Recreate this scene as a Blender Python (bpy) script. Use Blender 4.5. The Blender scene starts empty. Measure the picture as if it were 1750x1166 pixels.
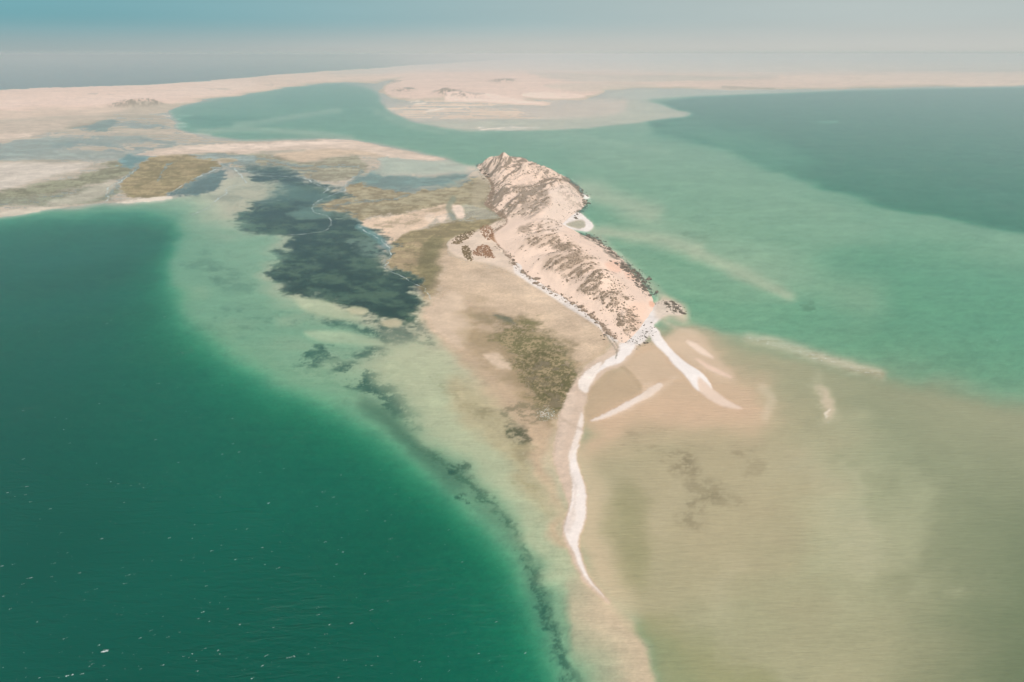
import bpy, math, random
import numpy as np
from mathutils import Vector

random.seed(7)
RNG = np.random.default_rng(11)
SC = bpy.context.scene
COL = SC.collection
R = math.radians

# ------------------------------------------------------------------ camera
CAM_H = 300.0                      # metres above the water
PITCH = R(22.8)                    # degrees below the horizon
LENS = 24.0
F = LENS / 36.0 * 1750.0           # focal length in survey units
cam_d = bpy.data.cameras.new('camera')
cam_d.lens = LENS
cam_d.sensor_width = 36.0
cam_d.clip_start = 1.0
cam_d.clip_end = 400000.0
cam = bpy.data.objects.new('camera', cam_d)
COL.objects.link(cam)
cam.location = (0, 0, CAM_H)
cam.rotation_euler = (math.pi / 2 - PITCH, 0, 0)
SC.camera = cam

# ------------------------------------------------------------------ light
SUN_ELEV = R(62)
SUN_AZ = R(166)                    # clockwise from +Y: the sun stands to the right
SUN_DIR = Vector((math.sin(SUN_AZ) * math.cos(SUN_ELEV), math.cos(SUN_AZ) * math.cos(SUN_ELEV), math.sin(SUN_ELEV)))

world = bpy.data.worlds.new('World')
SC.world = world
world.use_nodes = True
wn, wl = world.node_tree.nodes, world.node_tree.links
wn.clear()
w_out = wn.new('ShaderNodeOutputWorld')
w_bg = wn.new('ShaderNodeBackground')
w_bg.inputs['Strength'].default_value = 0.1
sky = wn.new('ShaderNodeTexSky')
sky.sky_type = 'NISHITA'
sky.sun_disc = False
sky.sun_elevation = SUN_ELEV
sky.sun_rotation = SUN_AZ
sky.altitude = 300
sky.air_density = 1.0
sky.dust_density = 3.0
sky.ozone_density = 1.5
tc = wn.new('ShaderNodeTexCoord')
sep = wn.new('ShaderNodeSeparateXYZ')
wl.new(tc.outputs['Generated'], sep.inputs[0])
# dusty lower air: paler and warmer on the side of the sun, teal away from it
az = wn.new('ShaderNodeMapRange')
az.interpolation_type = 'SMOOTHSTEP'
az.inputs['From Min'].default_value = -0.75
az.inputs['From Max'].default_value = 0.55
wl.new(sep.outputs['X'], az.inputs['Value'])
side = wn.new('ShaderNodeMix'); side.data_type = 'RGBA'
side.inputs['A'].default_value = (1.5, 3.95, 4.5, 1)
side.inputs['B'].default_value = (5.0, 5.6, 5.5, 1)
wl.new(az.outputs['Result'], side.inputs['Factor'])
band = wn.new('ShaderNodeMix'); band.data_type = 'RGBA'
band.inputs['A'].default_value = (3.65, 4.45, 4.5, 1)
band.inputs['B'].default_value = (5.95, 5.95, 5.6, 1)
az2 = wn.new('ShaderNodeMapRange')
az2.interpolation_type = 'SMOOTHSTEP'
az2.inputs['From Min'].default_value = -0.6
az2.inputs['From Max'].default_value = 0.06
wl.new(sep.outputs['X'], az2.inputs['Value'])
wl.new(az2.outputs['Result'], band.inputs['Factor'])
lowf = wn.new('ShaderNodeMapRange')
lowf.interpolation_type = 'SMOOTHSTEP'
lowf.inputs['From Min'].default_value = 0.0
lowf.inputs['From Max'].default_value = 0.045
lowf.inputs['To Min'].default_value = 1.0
lowf.inputs['To Max'].default_value = 0.0
wl.new(sep.outputs['Z'], lowf.inputs['Value'])
dust = wn.new('ShaderNodeMix'); dust.data_type = 'RGBA'
wl.new(lowf.outputs['Result'], dust.inputs['Factor'])
wl.new(side.outputs['Result'], dust.inputs['A'])
wl.new(band.outputs['Result'], dust.inputs['B'])
highf = wn.new('ShaderNodeMapRange')
highf.interpolation_type = 'SMOOTHSTEP'
highf.inputs['From Min'].default_value = 0.05
highf.inputs['From Max'].default_value = 0.5
highf.inputs['To Min'].default_value = 0.93
highf.inputs['To Max'].default_value = 0.0
wl.new(sep.outputs['Z'], highf.inputs['Value'])
wmix = wn.new('ShaderNodeMix'); wmix.data_type = 'RGBA'
wl.new(highf.outputs['Result'], wmix.inputs['Factor'])
wl.new(sky.outputs['Color'], wmix.inputs['A'])
# thin uneven veils of dust, drawn out along the horizon
vmap = wn.new('ShaderNodeMapping'); vmap.inputs['Scale'].default_value = (2.2, 2.2, 26.0)
wl.new(tc.outputs['Generated'], vmap.inputs['Vector'])
veil = wn.new('ShaderNodeTexNoise'); veil.inputs['Scale'].default_value = 1.6; veil.inputs['Detail'].default_value = 4
wl.new(vmap.outputs[0], veil.inputs['Vector'])
vr = wn.new('ShaderNodeMapRange')
vr.inputs['From Min'].default_value = 0.3; vr.inputs['From Max'].default_value = 0.7
vr.inputs['To Min'].default_value = 0.975; vr.inputs['To Max'].default_value = 1.025
wl.new(veil.outputs['Fac'], vr.inputs['Value'])
vmul = wn.new('ShaderNodeVectorMath'); vmul.operation = 'SCALE'
wl.new(dust.outputs['Result'], vmul.inputs[0]); wl.new(vr.outputs['Result'], vmul.inputs['Scale'])
wl.new(vmul.outputs[0], wmix.inputs['B'])
wl.new(wmix.outputs['Result'], w_bg.inputs['Color'])
wl.new(w_bg.outputs[0], w_out.inputs['Surface'])

sun_d = bpy.data.lights.new('sun', 'SUN')
sun_d.energy = 3.1
sun_d.angle = R(0.55)
sun_d.color = (1.0, 0.95, 0.87)
sun = bpy.data.objects.new('sun', sun_d)
COL.objects.link(sun)
sun.rotation_euler = (-SUN_DIR).to_track_quat('-Z', 'Y').to_euler()
sun.location = SUN_DIR * 2000

SC.view_settings.view_transform = 'Standard'
SC.view_settings.look = 'None'
SC.view_settings.exposure = 0.0
SC.view_settings.gamma = 1.0
SC.view_settings.use_curve_mapping = False
SC.render.engine = 'CYCLES'
SC.cycles.use_denoising = True
SC.cycles.max_bounces = 4
SC.cycles.diffuse_bounces = 1
SC.cycles.glossy_bounces = 2
SC.cycles.volume_bounces = 1
SC.cycles.use_adaptive_sampling = True
SC.cycles.adaptive_threshold = 0.02
SC.cycles.transparent_max_bounces = 8

# ------------------------------------------------------------------ helpers
CP, SP = math.cos(PITCH), math.sin(PITCH)

def at(sx, sy, z=0.0):
    """survey reading (sx, sy) of the photograph -> point of the place at height z"""
    a, b = (sx - 875.0) / F, (583.0 - sy) / F
    dx, dy, dz = a, CP + b * SP, -SP + b * CP
    t = (z - CAM_H) / dz
    return (dx * t, dy * t, z)

def chart(x, y, z=0.0):
    """point of the place -> survey reading (inverse of at)"""
    dep = y * CP + (CAM_H - z) * SP
    up = y * SP - (CAM_H - z) * CP
    return 875.0 + F * x / dep, 583.0 - F * up / dep

def hash2(ix, iy, seed):
    h = (ix.astype(np.int64) * 374761393 + iy.astype(np.int64) * 668265263 + seed * 1442695041) & 0x7fffffff
    h = ((h ^ (h >> 13)) * 1274126177) & 0x7fffffff
    h = h ^ (h >> 16)
    return (h & 0xffff).astype(np.float32) / 65535.0

def vnoise(x, y, seed=0):
    ix, iy = np.floor(x), np.floor(y)
    fx, fy = (x - ix).astype(np.float32), (y - iy).astype(np.float32)
    ux, uy = fx * fx * fx * (fx * (fx * 6 - 15) + 10), fy * fy * fy * (fy * (fy * 6 - 15) + 10)
    a, b = hash2(ix, iy, seed), hash2(ix + 1, iy, seed)
    c, d = hash2(ix, iy + 1, seed), hash2(ix + 1, iy + 1, seed)
    return (a + (b - a) * ux) * (1 - uy) + (c + (d - c) * ux) * uy

def fbm(x, y, seed=0, octaves=4, gain=0.5):
    s, amp, tot = 0, 1.0, 0.0
    for o in range(octaves):
        s = s + amp * vnoise(x * (2.03 ** o) + 17.3 * o, y * (2.03 ** o) - 9.1 * o, seed + o * 31)
        tot += amp
        amp *= gain
    return (s / tot - 0.5) * 2.0            # about -1 .. 1

def sstep(a, b, x):
    t = np.clip((x - a) / (b - a), 0, 1)
    return t * t * (3 - 2 * t)

def smooth(poly, n=3, closed=True):
    p = np.array(poly, float)
    m = len(p)
    out = []
    for i in range(m if closed else m - 1):
        if closed:
            p0, p1, p2, p3 = p[i - 1], p[i], p[(i + 1) % m], p[(i + 2) % m]
        else:
            p0, p1, p2, p3 = p[max(i - 1, 0)], p[i], p[i + 1], p[min(i + 2, m - 1)]
        for k in range(n):
            t = k / n
            out.append(0.5 * (2 * p1 + (p2 - p0) * t + (2 * p0 - 5 * p1 + 4 * p2 - p3) * t * t
                              + (3 * p1 - p0 - 3 * p2 + p3) * t ** 3))
    if not closed:
        out.append(p[-1])
    return np.array(out)

def seg_dist(poly, X, Y, closed=True, inside=False):
    p = np.asarray(poly, np.float32)
    d2 = np.full(X.shape, 1e12, np.float32)
    par = np.zeros(X.shape, bool)
    m = len(p)
    for i in range(m if closed else m - 1):
        a, b = p[i], p[(i + 1) % m]
        ex, ey = b[0] - a[0], b[1] - a[1]
        wx, wy = X - a[0], Y - a[1]
        t = np.clip((wx * ex + wy * ey) / (ex * ex + ey * ey + 1e-9), 0, 1)
        q = (wx - ex * t) ** 2 + (wy - ey * t) ** 2
        np.minimum(d2, q, out=d2)
        if inside:
            c = (a[1] > Y) != (b[1] > Y)
            if ey != 0:
                par ^= c & (X < ex * (Y - a[1]) / ey + a[0])
    d = np.sqrt(d2)
    return np.where(par, d, -d) if inside else d

def lin(h):
    h = h.lstrip('#')
    v = np.array([int(h[i:i + 2], 16) / 255 for i in (0, 2, 4)])
    return np.where(v <= 0.04045, v / 12.92, ((v + 0.055) / 1.055) ** 2.4)

def link(name, me, parent=None):
    o = bpy.data.objects.new(name, me)
    COL.objects.link(o)
    if parent:
        o.parent = parent
    return o

def tag(o, label=None, cat=None, group=None, kind=None):
    for k, v in (('label', label), ('category', cat), ('group', group), ('kind', kind)):
        if v:
            o[k] = v
    return o

def mesh_np(name, verts, faces, material=None, colors=None, floats=None, smooth_shade=True):
    """verts (n,3), faces (m,4) or (m,3) -> mesh"""
    verts = np.asarray(verts, np.float32)
    faces = np.asarray(faces, np.int32)
    k = faces.shape[1]
    me = bpy.data.meshes.new(name)
    me.vertices.add(len(verts))
    me.vertices.foreach_set('co', verts.ravel())
    me.loops.add(faces.size)
    me.loops.foreach_set('vertex_index', faces.ravel())
    me.polygons.add(len(faces))
    me.polygons.foreach_set('loop_start', np.arange(0, faces.size, k, dtype=np.int32))
    me.polygons.foreach_set('loop_total', np.full(len(faces), k, np.int32))
    if smooth_shade:
        me.polygons.foreach_set('use_smooth', np.ones(len(faces), bool))
    if colors is not None:
        a = me.color_attributes.new('ground', 'FLOAT_COLOR', 'POINT')
        c4 = np.ones((len(verts), 4), np.float32)
        c4[:, :3] = colors
        a.data.foreach_set('color', c4.ravel())
    for nm, arr in (floats or {}).items():
        a = me.attributes.new(nm, 'FLOAT', 'POINT')
        a.data.foreach_set('value', np.asarray(arr, np.float32).ravel())
    me.update(calc_edges=True)
    me.validate()
    if material:
        me.materials.append(material)
    return me

# ------------------------------------------------------------------ materials
def new_mat(name):
    m = bpy.data.materials.new(name)
    m.use_nodes = True
    n, l = m.node_tree.nodes, m.node_tree.links
    n.clear()
    out = n.new('ShaderNodeOutputMaterial')
    return m, n, l, out

def ground_material(name, grain, amount, rough=0.95, bump=0.0, bump_scale=0.2, stretch=1.0):
    """colour of sand, silt, weed from the ground's own map, broken by grain"""
    m, n, l, out = new_mat(name)
    b = n.new('ShaderNodeBsdfPrincipled')
    b.inputs['Roughness'].default_value = rough
    b.inputs['Specular IOR Level'].default_value = 0.15
    at_ = n.new('ShaderNodeAttribute'); at_.attribute_name = 'ground'
    geo = n.new('ShaderNodeNewGeometry')
    t1 = n.new('ShaderNodeTexNoise'); t1.inputs['Scale'].default_value = grain
    t1.inputs['Detail'].default_value = 6; t1.inputs['Roughness'].default_value = 0.65
    l.new(geo.outputs['Position'], t1.inputs['Vector'])
    t2 = n.new('ShaderNodeTexNoise'); t2.inputs['Scale'].default_value = grain * 0.06
    t2.inputs['Detail'].default_value = 5
    l.new(geo.outputs['Position'], t2.inputs['Vector'])
    add = n.new('ShaderNodeMath'); add.operation = 'ADD'
    l.new(t1.outputs['Fac'], add.inputs[0]); l.new(t2.outputs['Fac'], add.inputs[1])
    mr = n.new('ShaderNodeMapRange')
    mr.inputs['From Min'].default_value = 0.6; mr.inputs['From Max'].default_value = 1.4
    mr.inputs['To Min'].default_value = 1 - amount; mr.inputs['To Max'].default_value = 1 + amount
    l.new(add.outputs[0], mr.inputs['Value'])
    mul = n.new('ShaderNodeVectorMath'); mul.operation = 'MULTIPLY'
    l.new(at_.outputs['Color'], mul.inputs[0]); l.new(mr.outputs['Result'], mul.inputs[1])
    l.new(mul.outputs['Vector'], b.inputs['Base Color'])
    if bump:
        t3 = n.new('ShaderNodeTexNoise'); t3.inputs['Scale'].default_value = bump_scale
        t3.inputs['Detail'].default_value = 6
        m3 = n.new('ShaderNodeMapping'); m3.inputs['Rotation'].default_value = (0, 0, R(-18))
        m3.inputs['Scale'].default_value = (stretch, 1, 1)
        l.new(geo.outputs['Position'], m3.inputs['Vector'])
        l.new(m3.outputs[0], t3.inputs['Vector'])
        bp = n.new('ShaderNodeBump'); bp.inputs['Strength'].default_value = 1.0
        bp.inputs['Distance'].default_value = bump
        l.new(t3.outputs['Fac'], bp.inputs['Height']); l.new(bp.outputs[0], b.inputs['Normal'])
    l.new(b.outputs[0], out.inputs['Surface'])
    return m

def speckled_material(name, c1, c2, scale, rough=0.9):
    m, n, l, out = new_mat(name)
    b = n.new('ShaderNodeBsdfPrincipled')
    b.inputs['Roughness'].default_value = rough
    b.inputs['Specular IOR Level'].default_value = 0.2
    geo = n.new('ShaderNodeNewGeometry')
    t = n.new('ShaderNodeTexNoise'); t.inputs['Scale'].default_value = scale; t.inputs['Detail'].default_value = 5
    l.new(geo.outputs['Position'], t.inputs['Vector'])
    r = n.new('ShaderNodeValToRGB')
    r.color_ramp.elements[0].position = 0.35; r.color_ramp.elements[0].color = (*c1, 1)
    r.color_ramp.elements[1].position = 0.65; r.color_ramp.elements[1].color = (*c2, 1)
    l.new(t.outputs['Fac'], r.inputs['Fac']); l.new(r.outputs['Color'], b.inputs['Base Color'])
    l.new(b.outputs[0], out.inputs['Surface'])
    return m

WATER_K = (0.40, 0.150, 0.215)      # light lost per metre of water: red first
WATER_BODY = (0.0, 0.072, 0.052)  # what deep water itself sends back

def water_material():
    m, n, l, out = new_mat('sea_water')
    dep = n.new('ShaderNodeAttribute'); dep.attribute_name = 'depth'
    geo = n.new('ShaderNodeNewGeometry')
    # transmission of the column, one way
    def column(factor):
        sc = n.new('ShaderNodeCombineXYZ')
        for i, k in enumerate(WATER_K):
            mm = n.new('ShaderNodeMath'); mm.operation = 'MULTIPLY'
            mm.inputs[1].default_value = -k * factor
            l.new(dep.outputs['Fac'], mm.inputs[0])
            ee = n.new('ShaderNodeMath'); ee.operation = 'EXPONENT'
            l.new(mm.outputs[0], ee.inputs[0])
            l.new(ee.outputs[0], sc.inputs[i])
        return sc
    one = column(1.0)
    two = column(2.0)
    tr = n.new('ShaderNodeBsdfTransparent')
    l.new(one.outputs[0], tr.inputs['Color'])
    inv = n.new('ShaderNodeVectorMath'); inv.operation = 'SUBTRACT'
    inv.inputs[0].default_value = (1, 1, 1)
    l.new(two.outputs[0], inv.inputs[1])
    # drifting silt makes the water body uneven
    pn = n.new('ShaderNodeTexNoise'); pn.inputs['Scale'].default_value = 0.006; pn.inputs['Detail'].default_value = 5
    l.new(geo.outputs['Position'], pn.inputs['Vector'])
    pm = n.new('ShaderNodeMapRange')
    pm.inputs['From Min'].default_value = 0.3; pm.inputs['From Max'].default_value = 0.7
    pm.inputs['To Min'].default_value = 0.86; pm.inputs['To Max'].default_value = 1.14
    l.new(pn.outputs['Fac'], pm.inputs['Value'])
    bod = n.new('ShaderNodeVectorMath'); bod.operation = 'MULTIPLY'
    bod.inputs[0].default_value = WATER_BODY
    l.new(inv.outputs[0], bod.inputs[1])
    bod2 = n.new('ShaderNodeVectorMath'); bod2.operation = 'MULTIPLY'
    l.new(bod.outputs[0], bod2.inputs[0]); l.new(pm.outputs['Result'], bod2.inputs[1])
    # wind waves
    mp = n.new('ShaderNodeMapping')
    mp.inputs['Rotation'].default_value = (0, 0, R(-24))
    mp.inputs['Scale'].default_value = (0.06, 0.20, 0.2)
    l.new(geo.outputs['Position'], mp.inputs['Vector'])
    w1 = n.new('ShaderNodeTexNoise'); w1.inputs['Scale'].default_value = 1.0
    w1.inputs['Detail'].default_value = 5; w1.inputs['Roughness'].default_value = 0.62
    w1.inputs['Distortion'].default_value = 0.4
    l.new(mp.outputs[0], w1.inputs['Vector'])
    dampen = n.new('ShaderNodeMapRange')
    dampen.inputs['From Min'].default_value = 0.05; dampen.inputs['From Max'].default_value = 3.0
    dampen.inputs['To Min'].default_value = 0.35; dampen.inputs['To Max'].default_value = 1.0
    l.new(dep.outputs['Fac'], dampen.inputs['Value'])
    gust = n.new('ShaderNodeTexNoise'); gust.inputs['Scale'].default_value = 0.012; gust.inputs['Detail'].default_value = 3
    l.new(geo.outputs['Position'], gust.inputs['Vector'])
    gm = n.new('ShaderNodeMapRange')
    gm.inputs['From Min'].default_value = 0.35; gm.inputs['From Max'].default_value = 0.7
    gm.inputs['To Min'].default_value = 0.25; gm.inputs['To Max'].default_value = 1.2
    l.new(gust.outputs['Fac'], gm.inputs['Value'])
    h0 = n.new('ShaderNodeMath'); h0.operation = 'MULTIPLY'
    l.new(gm.outputs['Result'], h0.inputs[0]); l.new(dampen.outputs['Result'], h0.inputs[1])
    hh = n.new('ShaderNodeMath'); hh.operation = 'MULTIPLY'
    l.new(w1.outputs['Fac'], hh.inputs[0]); l.new(h0.outputs[0], hh.inputs[1])
    bp = n.new('ShaderNodeBump'); bp.inputs['Strength'].default_value = 1.0; bp.inputs['Distance'].default_value = 2.5
    l.new(hh.outputs[0], bp.inputs['Height'])
    df = n.new('ShaderNodeBsdfDiffuse')
    l.new(bod2.outputs[0], df.inputs['Color']); l.new(bp.outputs[0], df.inputs['Normal'])
    col = n.new('ShaderNodeAddShader')
    l.new(tr.outputs[0], col.inputs[0]); l.new(df.outputs[0], col.inputs[1])
    gl = n.new('ShaderNodeBsdfGlossy')
    gl.inputs['Roughness'].default_value = 0.22
    gl.inputs['Color'].default_value = (1, 1, 1, 1)
    l.new(bp.outputs[0], gl.inputs['Normal'])
    fr = n.new('ShaderNodeFresnel'); fr.inputs['IOR'].default_value = 1.33
    fm = n.new('ShaderNodeMapRange')
    fm.inputs['From Min'].default_value = 0.018; fm.inputs['From Max'].default_value = 1.0
    fm.inputs['To Max'].default_value = 0.72
    l.new(fr.outputs[0], fm.inputs['Value'])
    mx = n.new('ShaderNodeMixShader')
    l.new(fm.outputs['Result'], mx.inputs['Fac']); l.new(col.outputs[0], mx.inputs[1]); l.new(gl.outputs[0], mx.inputs[2])
    l.new(mx.outputs[0], out.inputs['Surface'])
    return m

M_SEABED = ground_material('seabed_sand', 0.3, 0.06, bump=0.6, bump_scale=0.30, stretch=0.25)
M_FLAT = ground_material('tidal_mud_and_weed', 0.3, 0.28)
M_SPIT = ground_material('dry_spit_sand', 0.3, 0.08)
M_LAND = ground_material('desert_sand', 0.01, 0.07)
M_HILL = ground_material('dune_sand_and_rock', 0.25, 0.10, bump=0.8, bump_scale=0.15)
M_ROCK = speckled_material('dark_weathered_rock', (0.09, 0.075, 0.055), (0.20, 0.165, 0.125), 0.5)
M_ROCK_PALE = speckled_material('tawny_weathered_rock', (0.16, 0.115, 0.08), (0.36, 0.27, 0.19), 0.5)
M_SCRUB = speckled_material('dry_scrub', (0.18, 0.132, 0.088), (0.36, 0.27, 0.19), 0.3)
M_OLIVE = speckled_material('olive_scrub', (0.12, 0.085, 0.04), (0.22, 0.155, 0.08), 0.3)
M_RUST = speckled_material('rust_brown_scrub', (0.19, 0.095, 0.05), (0.33, 0.18, 0.095), 0.3)
M_FOAM = speckled_material('sea_foam', (0.45, 0.55, 0.51), (0.78, 0.81, 0.79), 0.8, 0.8)
M_FOAMLINE = speckled_material('thin_foam', (0.30, 0.38, 0.36), (0.62, 0.65, 0.60), 0.12, 0.8)
M_WATER = water_material()

# ------------------------------------------------------------------ ground sheet: a fan of rows and columns, fine near, coarse far
rows = np.concatenate([np.array([96.5, 97.5, 98.7, 100.0]), np.arange(101, 240, 1.0), np.arange(240, 1182, 1.55),
                       np.arange(1184, 1320, 8.0), np.arange(1330, 2100, 60.0)])
cols = np.concatenate([np.linspace(-1500, -120, 24), np.linspace(-90, -14, 12), np.arange(-8, 1759, 1.75),
                       np.linspace(1766, 1850, 12), np.linspace(1880, 3200, 24)])
NR, NC = len(rows), len(cols)
PX, PY = np.meshgrid(cols.astype(np.float32), rows.astype(np.float32))
_b = (583.0 - rows) / F
_t = -CAM_H / (-SP + _b * CP)
YW = ((CP + _b * SP) * _t).astype(np.float32)[:, None] * np.ones((1, NC), np.float32)
XW = ((PX - 875.0) / F * _t[:, None]).astype(np.float32)
# scale-free ground coordinates for large-scale unevenness
Q = XW / np.maximum(YW, 60.0)
L = np.log(np.maximum(YW, 60.0))
N1 = fbm(Q * 14, L * 14, 1, 5)
N2 = fbm(Q * 14, L * 14, 2, 5)
NF1 = fbm(Q * 70, L * 70, 3, 5, .68) * 1.15
NF2 = fbm(Q * 70, L * 70, 4, 5, .68) * 1.15
NX = fbm(Q * 260, L * 260, 7, 3, .7)
NM = fbm(Q * 26, L * 26, 5, 6, 0.66)
NS = fbm(Q * 9, L * 70, 6, 6, 0.62)        # streaks along the shore
NB = fbm(Q * 5, L * 5, 9, 4)

DEP = np.full(PX.shape, 3.0, np.float32)
GR = np.zeros(PX.shape + (3,), np.float32)
CLS = np.zeros(PX.shape, np.int8)           # 0 seabed, 1 tidal flat, 2 spit, 3 land

ILL = 1.12                                  # light on level ground, to turn seen colours into base colours

def alb(c):
    return np.clip(lin(c) / ILL, 0.005, 0.86).astype(np.float32) if isinstance(c, str) else np.array(c, np.float32)

SAND_B = alb((0.60, 0.49, 0.36))
GR[:] = SAND_B

WARP = 2.6
def region(poly, soft=8, warp=0, wf=0, n=3, closed=True, pad=None, ws=0):
    p = smooth(poly, n, closed) if n > 1 else np.array(poly, float)
    pd = (pad or 0) + soft * 1.2 + 2.6 * warp + 2.6 * wf + 1.5 * ws + 2
    x0, y0 = p.min(0) - pd
    x1, y1 = p.max(0) + pd
    c0, c1 = np.searchsorted(cols, x0), np.searchsorted(cols, x1)
    r0, r1 = np.searchsorted(rows, y0), np.searchsorted(rows, y1)
    s = (slice(r0, r1), slice(c0, c1))
    X = PX[s] + WARP * (warp * N1[s] + wf * NF1[s] + .7 * NX[s]) + 2 * ws * NS[s]
    Y = PY[s] + 0.6 * WARP * (warp * N2[s] + wf * NF2[s] + .7 * NX[s])
    return p, s, X, Y

def area(poly, soft=8, warp=0, wf=0, n=3, ws=0):
    p, s, X, Y = region(poly, soft, warp, wf, n, ws=ws)
    return s, sstep(-soft / 2, soft / 2, seg_dist(p, X, Y, True, True))

def stroke(poly, width, soft=4, warp=0, wf=0, taper=False, n=4):
    w = np.atleast_1d(np.array(width, float))
    p, s, X, Y = region(poly, soft, warp, wf, n, False, pad=w.max())
    d = seg_dist(p, X, Y, False)
    return s, 1 - sstep(w.max() / 2 - soft / 2, w.max() / 2 + soft / 2, d)

def put(sm, col=None, dep=None, k=1.0, patch=None, cls=None):
    s, m = sm
    m = m * k
    if patch is not None:                    # (noise, threshold, softness): broken cover
        nz, th, sf = patch
        m = m * sstep(th - sf, th + sf, nz[s] + .35 * NX[s])
    if col is not None:
        c = alb(col)
        GR[s] = GR[s] * (1 - m[..., None]) + c * m[..., None]
    if dep is not None:
        DEP[s] = DEP[s] * (1 - m) + dep * m
    if cls is not None:
        CLS[s][m > 0.5] = cls

def ell(cx, cy, rx, ry, rot=0, k=12):
    c, s_ = math.cos(R(rot)), math.sin(R(rot))
    return [(cx + rx * math.cos(a) * c - ry * math.sin(a) * s_, cy + rx * math.cos(a) * s_ + ry * math.sin(a) * c)
            for a in (2 * math.pi * i / k for i in range(k))]

# ---- sheltered water on the right: deep channel, green shelf
DEP[:] = 2.0 + 0.25 * NB + 0.15 * N1
right_deep = [(1120, 222), (1185, 238), (1260, 262), (1320, 288), (1400, 318), (1500, 348), (1600, 370), (1750, 400), (2400, 500),
              (3300, 560), (3300, 120), (1750, 140), (1185, 160), (1090, 190)]
put(area(right_deep, 16, 5, n=1), dep=5.5)
put(area([(1120, 222), (1185, 238), (1260, 262), (1320, 288), (1400, 280), (1300, 230), (1180, 205)], 40, 5), dep=3.6)
put(area([(1440, 440), (1750, 470), (2400, 560), (2600, 760), (1750, 665), (1600, 640), (1400, 590), (1330, 560)], 90, 10), dep=2.5)
put(area([(1000, 240), (1150, 250), (1330, 300), (1500, 400), (1300, 420), (1120, 340), (1010, 300)], 70, 12), dep=1.7)

# ---- open water on the left
deep_left = [(-1600, 460), (-400, 385), (-100, 372), (0, 366), (95, 360), (180, 356), (240, 356), (300, 372), (318, 400), (300, 440), (300, 490), (330, 545),
             (400, 605), (480, 655), (590, 700), (690, 765), (760, 828), (830, 892), (880, 955), (912, 1020), (938, 1090),
             (965, 1166), (1010, 1300), (1080, 1600), (1200, 2200), (-3000, 2200)]
Xw, Yw = PX + 10 * N1 + 2 * NF1, PY + 6 * N2 + 1.5 * NF2
sdl = seg_dist(deep_left, Xw, Yw, True, True)
shelf_zone = sstep(120, -40, PX - 1010 + 0 * PX) * sstep(330, 380, PY + 0.05 * (PX - 400))
soft_scale = np.interp(PY, [360, 430, 560, 700, 900, 1166], [0.3, 0.36, 0.7, 0.6, 0.6, 0.75]).astype(np.float32)
dd = np.interp(sdl / soft_scale, [-260, -120, -55, -25, 0, 20, 50, 100, 200, 420, 800],
               [0.3, 0.9, 1.4, 1.7, 2.2, 3.1, 4.8, 7.0, 9.0, 11.0, 14.0]).astype(np.float32)
lz = area([(-1600, 240), (300, 240), (640, 246), (800, 286), (850, 330), (900, 420), (1010, 520), (1066, 582), (1020, 640), (985, 720), (985, 800), (990, 950), (1045, 1030), (1085, 1066), (1120, 1166), (1160, 1400), (1300, 2200), (-1600, 2200)], 14, n=1)
put(lz, dep=dd[lz[0]])

# ---- silty shallows, lower right
silt = [(1150, 560), (1180, 556), (1230, 568), (1290, 582), (1400, 612), (1500, 638), (1600, 658), (1750, 694), (2400, 830), (3200, 1000),
        (3200, 2100), (1130, 2100), (1125, 1200), (1112, 1120), (1085, 1066), (1040, 1028), (1000, 985), (985, 930), (985, 800),
        (985, 720), (1010, 640), (1060, 600)]
sm = area(silt, 60, 5, 0, n=1)
put(sm, col=(0.42, 0.345, 0.22), dep=0.3)
put(area(silt, 10, 5, 0, n=1), col=(0.42, 0.345, 0.22), k=.5)
NK = np.ones(PX.shape, np.float32)
NK[sm[0]] -= .72 * sm[1]
s, m = sm
DEP[s] += m * np.clip(0.09 * NB[s], -0.1, 0.2)
put(area([(1500, 660), (1750, 720), (2600, 900), (2600, 1900), (1700, 1900), (1620, 1200), (1560, 1000), (1500, 850), (1440, 740)], 420, 12), col=(0.31, 0.275, 0.17), dep=.5, k=.8)
put(area([(1700, 960), (1850, 900), (2400, 950), (2400, 1600), (1500, 1600), (1580, 1250)], 330, 20), col=(0.19, 0.185, 0.10), k=0.9)
put(area([(1090, 1060), (1160, 1060), (1260, 1120), (1360, 1190), (1300, 1260), (1180, 1200), (1110, 1110)], 70, 20), col=(0.34, 0.29, 0.15), k=0.7)
put(area([(1040, 850), (1080, 840), (1105, 880), (1110, 950), (1090, 1000), (1050, 990), (1035, 920)], 50, 15), col=(0.36, 0.31, 0.17), k=0.75)
put(area([(1330, 760), (1450, 730), (1560, 800), (1580, 950), (1480, 1030), (1380, 960), (1350, 860)], 120, 40), col=(0.55, 0.46, 0.31), k=0.35)
# drifts of paler sand under the shallow water
for P, w, k in (([(1400, 660), (1405, 690), (1412, 712)], 26, .55), ([(1385, 800), (1430, 850), (1450, 900), (1470, 950)], 60, .35),
                ([(1460, 780), (1480, 840), (1470, 900)], 24, .3), ([(1250, 960), (1240, 1010), (1245, 1040)], 40, .3),
                ([(1080, 900), (1130, 890), (1160, 850)], 50, .4)):
    put(stroke(P, w, w * 1.1, 14, 3), col=(0.60, 0.48, 0.345), k=.7 * k)
put(area([(1000, 700), (1150, 690), (1320, 690), (1420, 780), (1340, 930), (1200, 990), (1060, 990), (1000, 930)], 230, 20), col=(0.47, 0.36, 0.235), dep=.12, k=.55)
put(area([(1045, 850), (1085, 845), (1105, 890), (1105, 950), (1085, 985), (1050, 960)], 50, 12), col=(0.34, 0.285, 0.16), k=.7)
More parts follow.
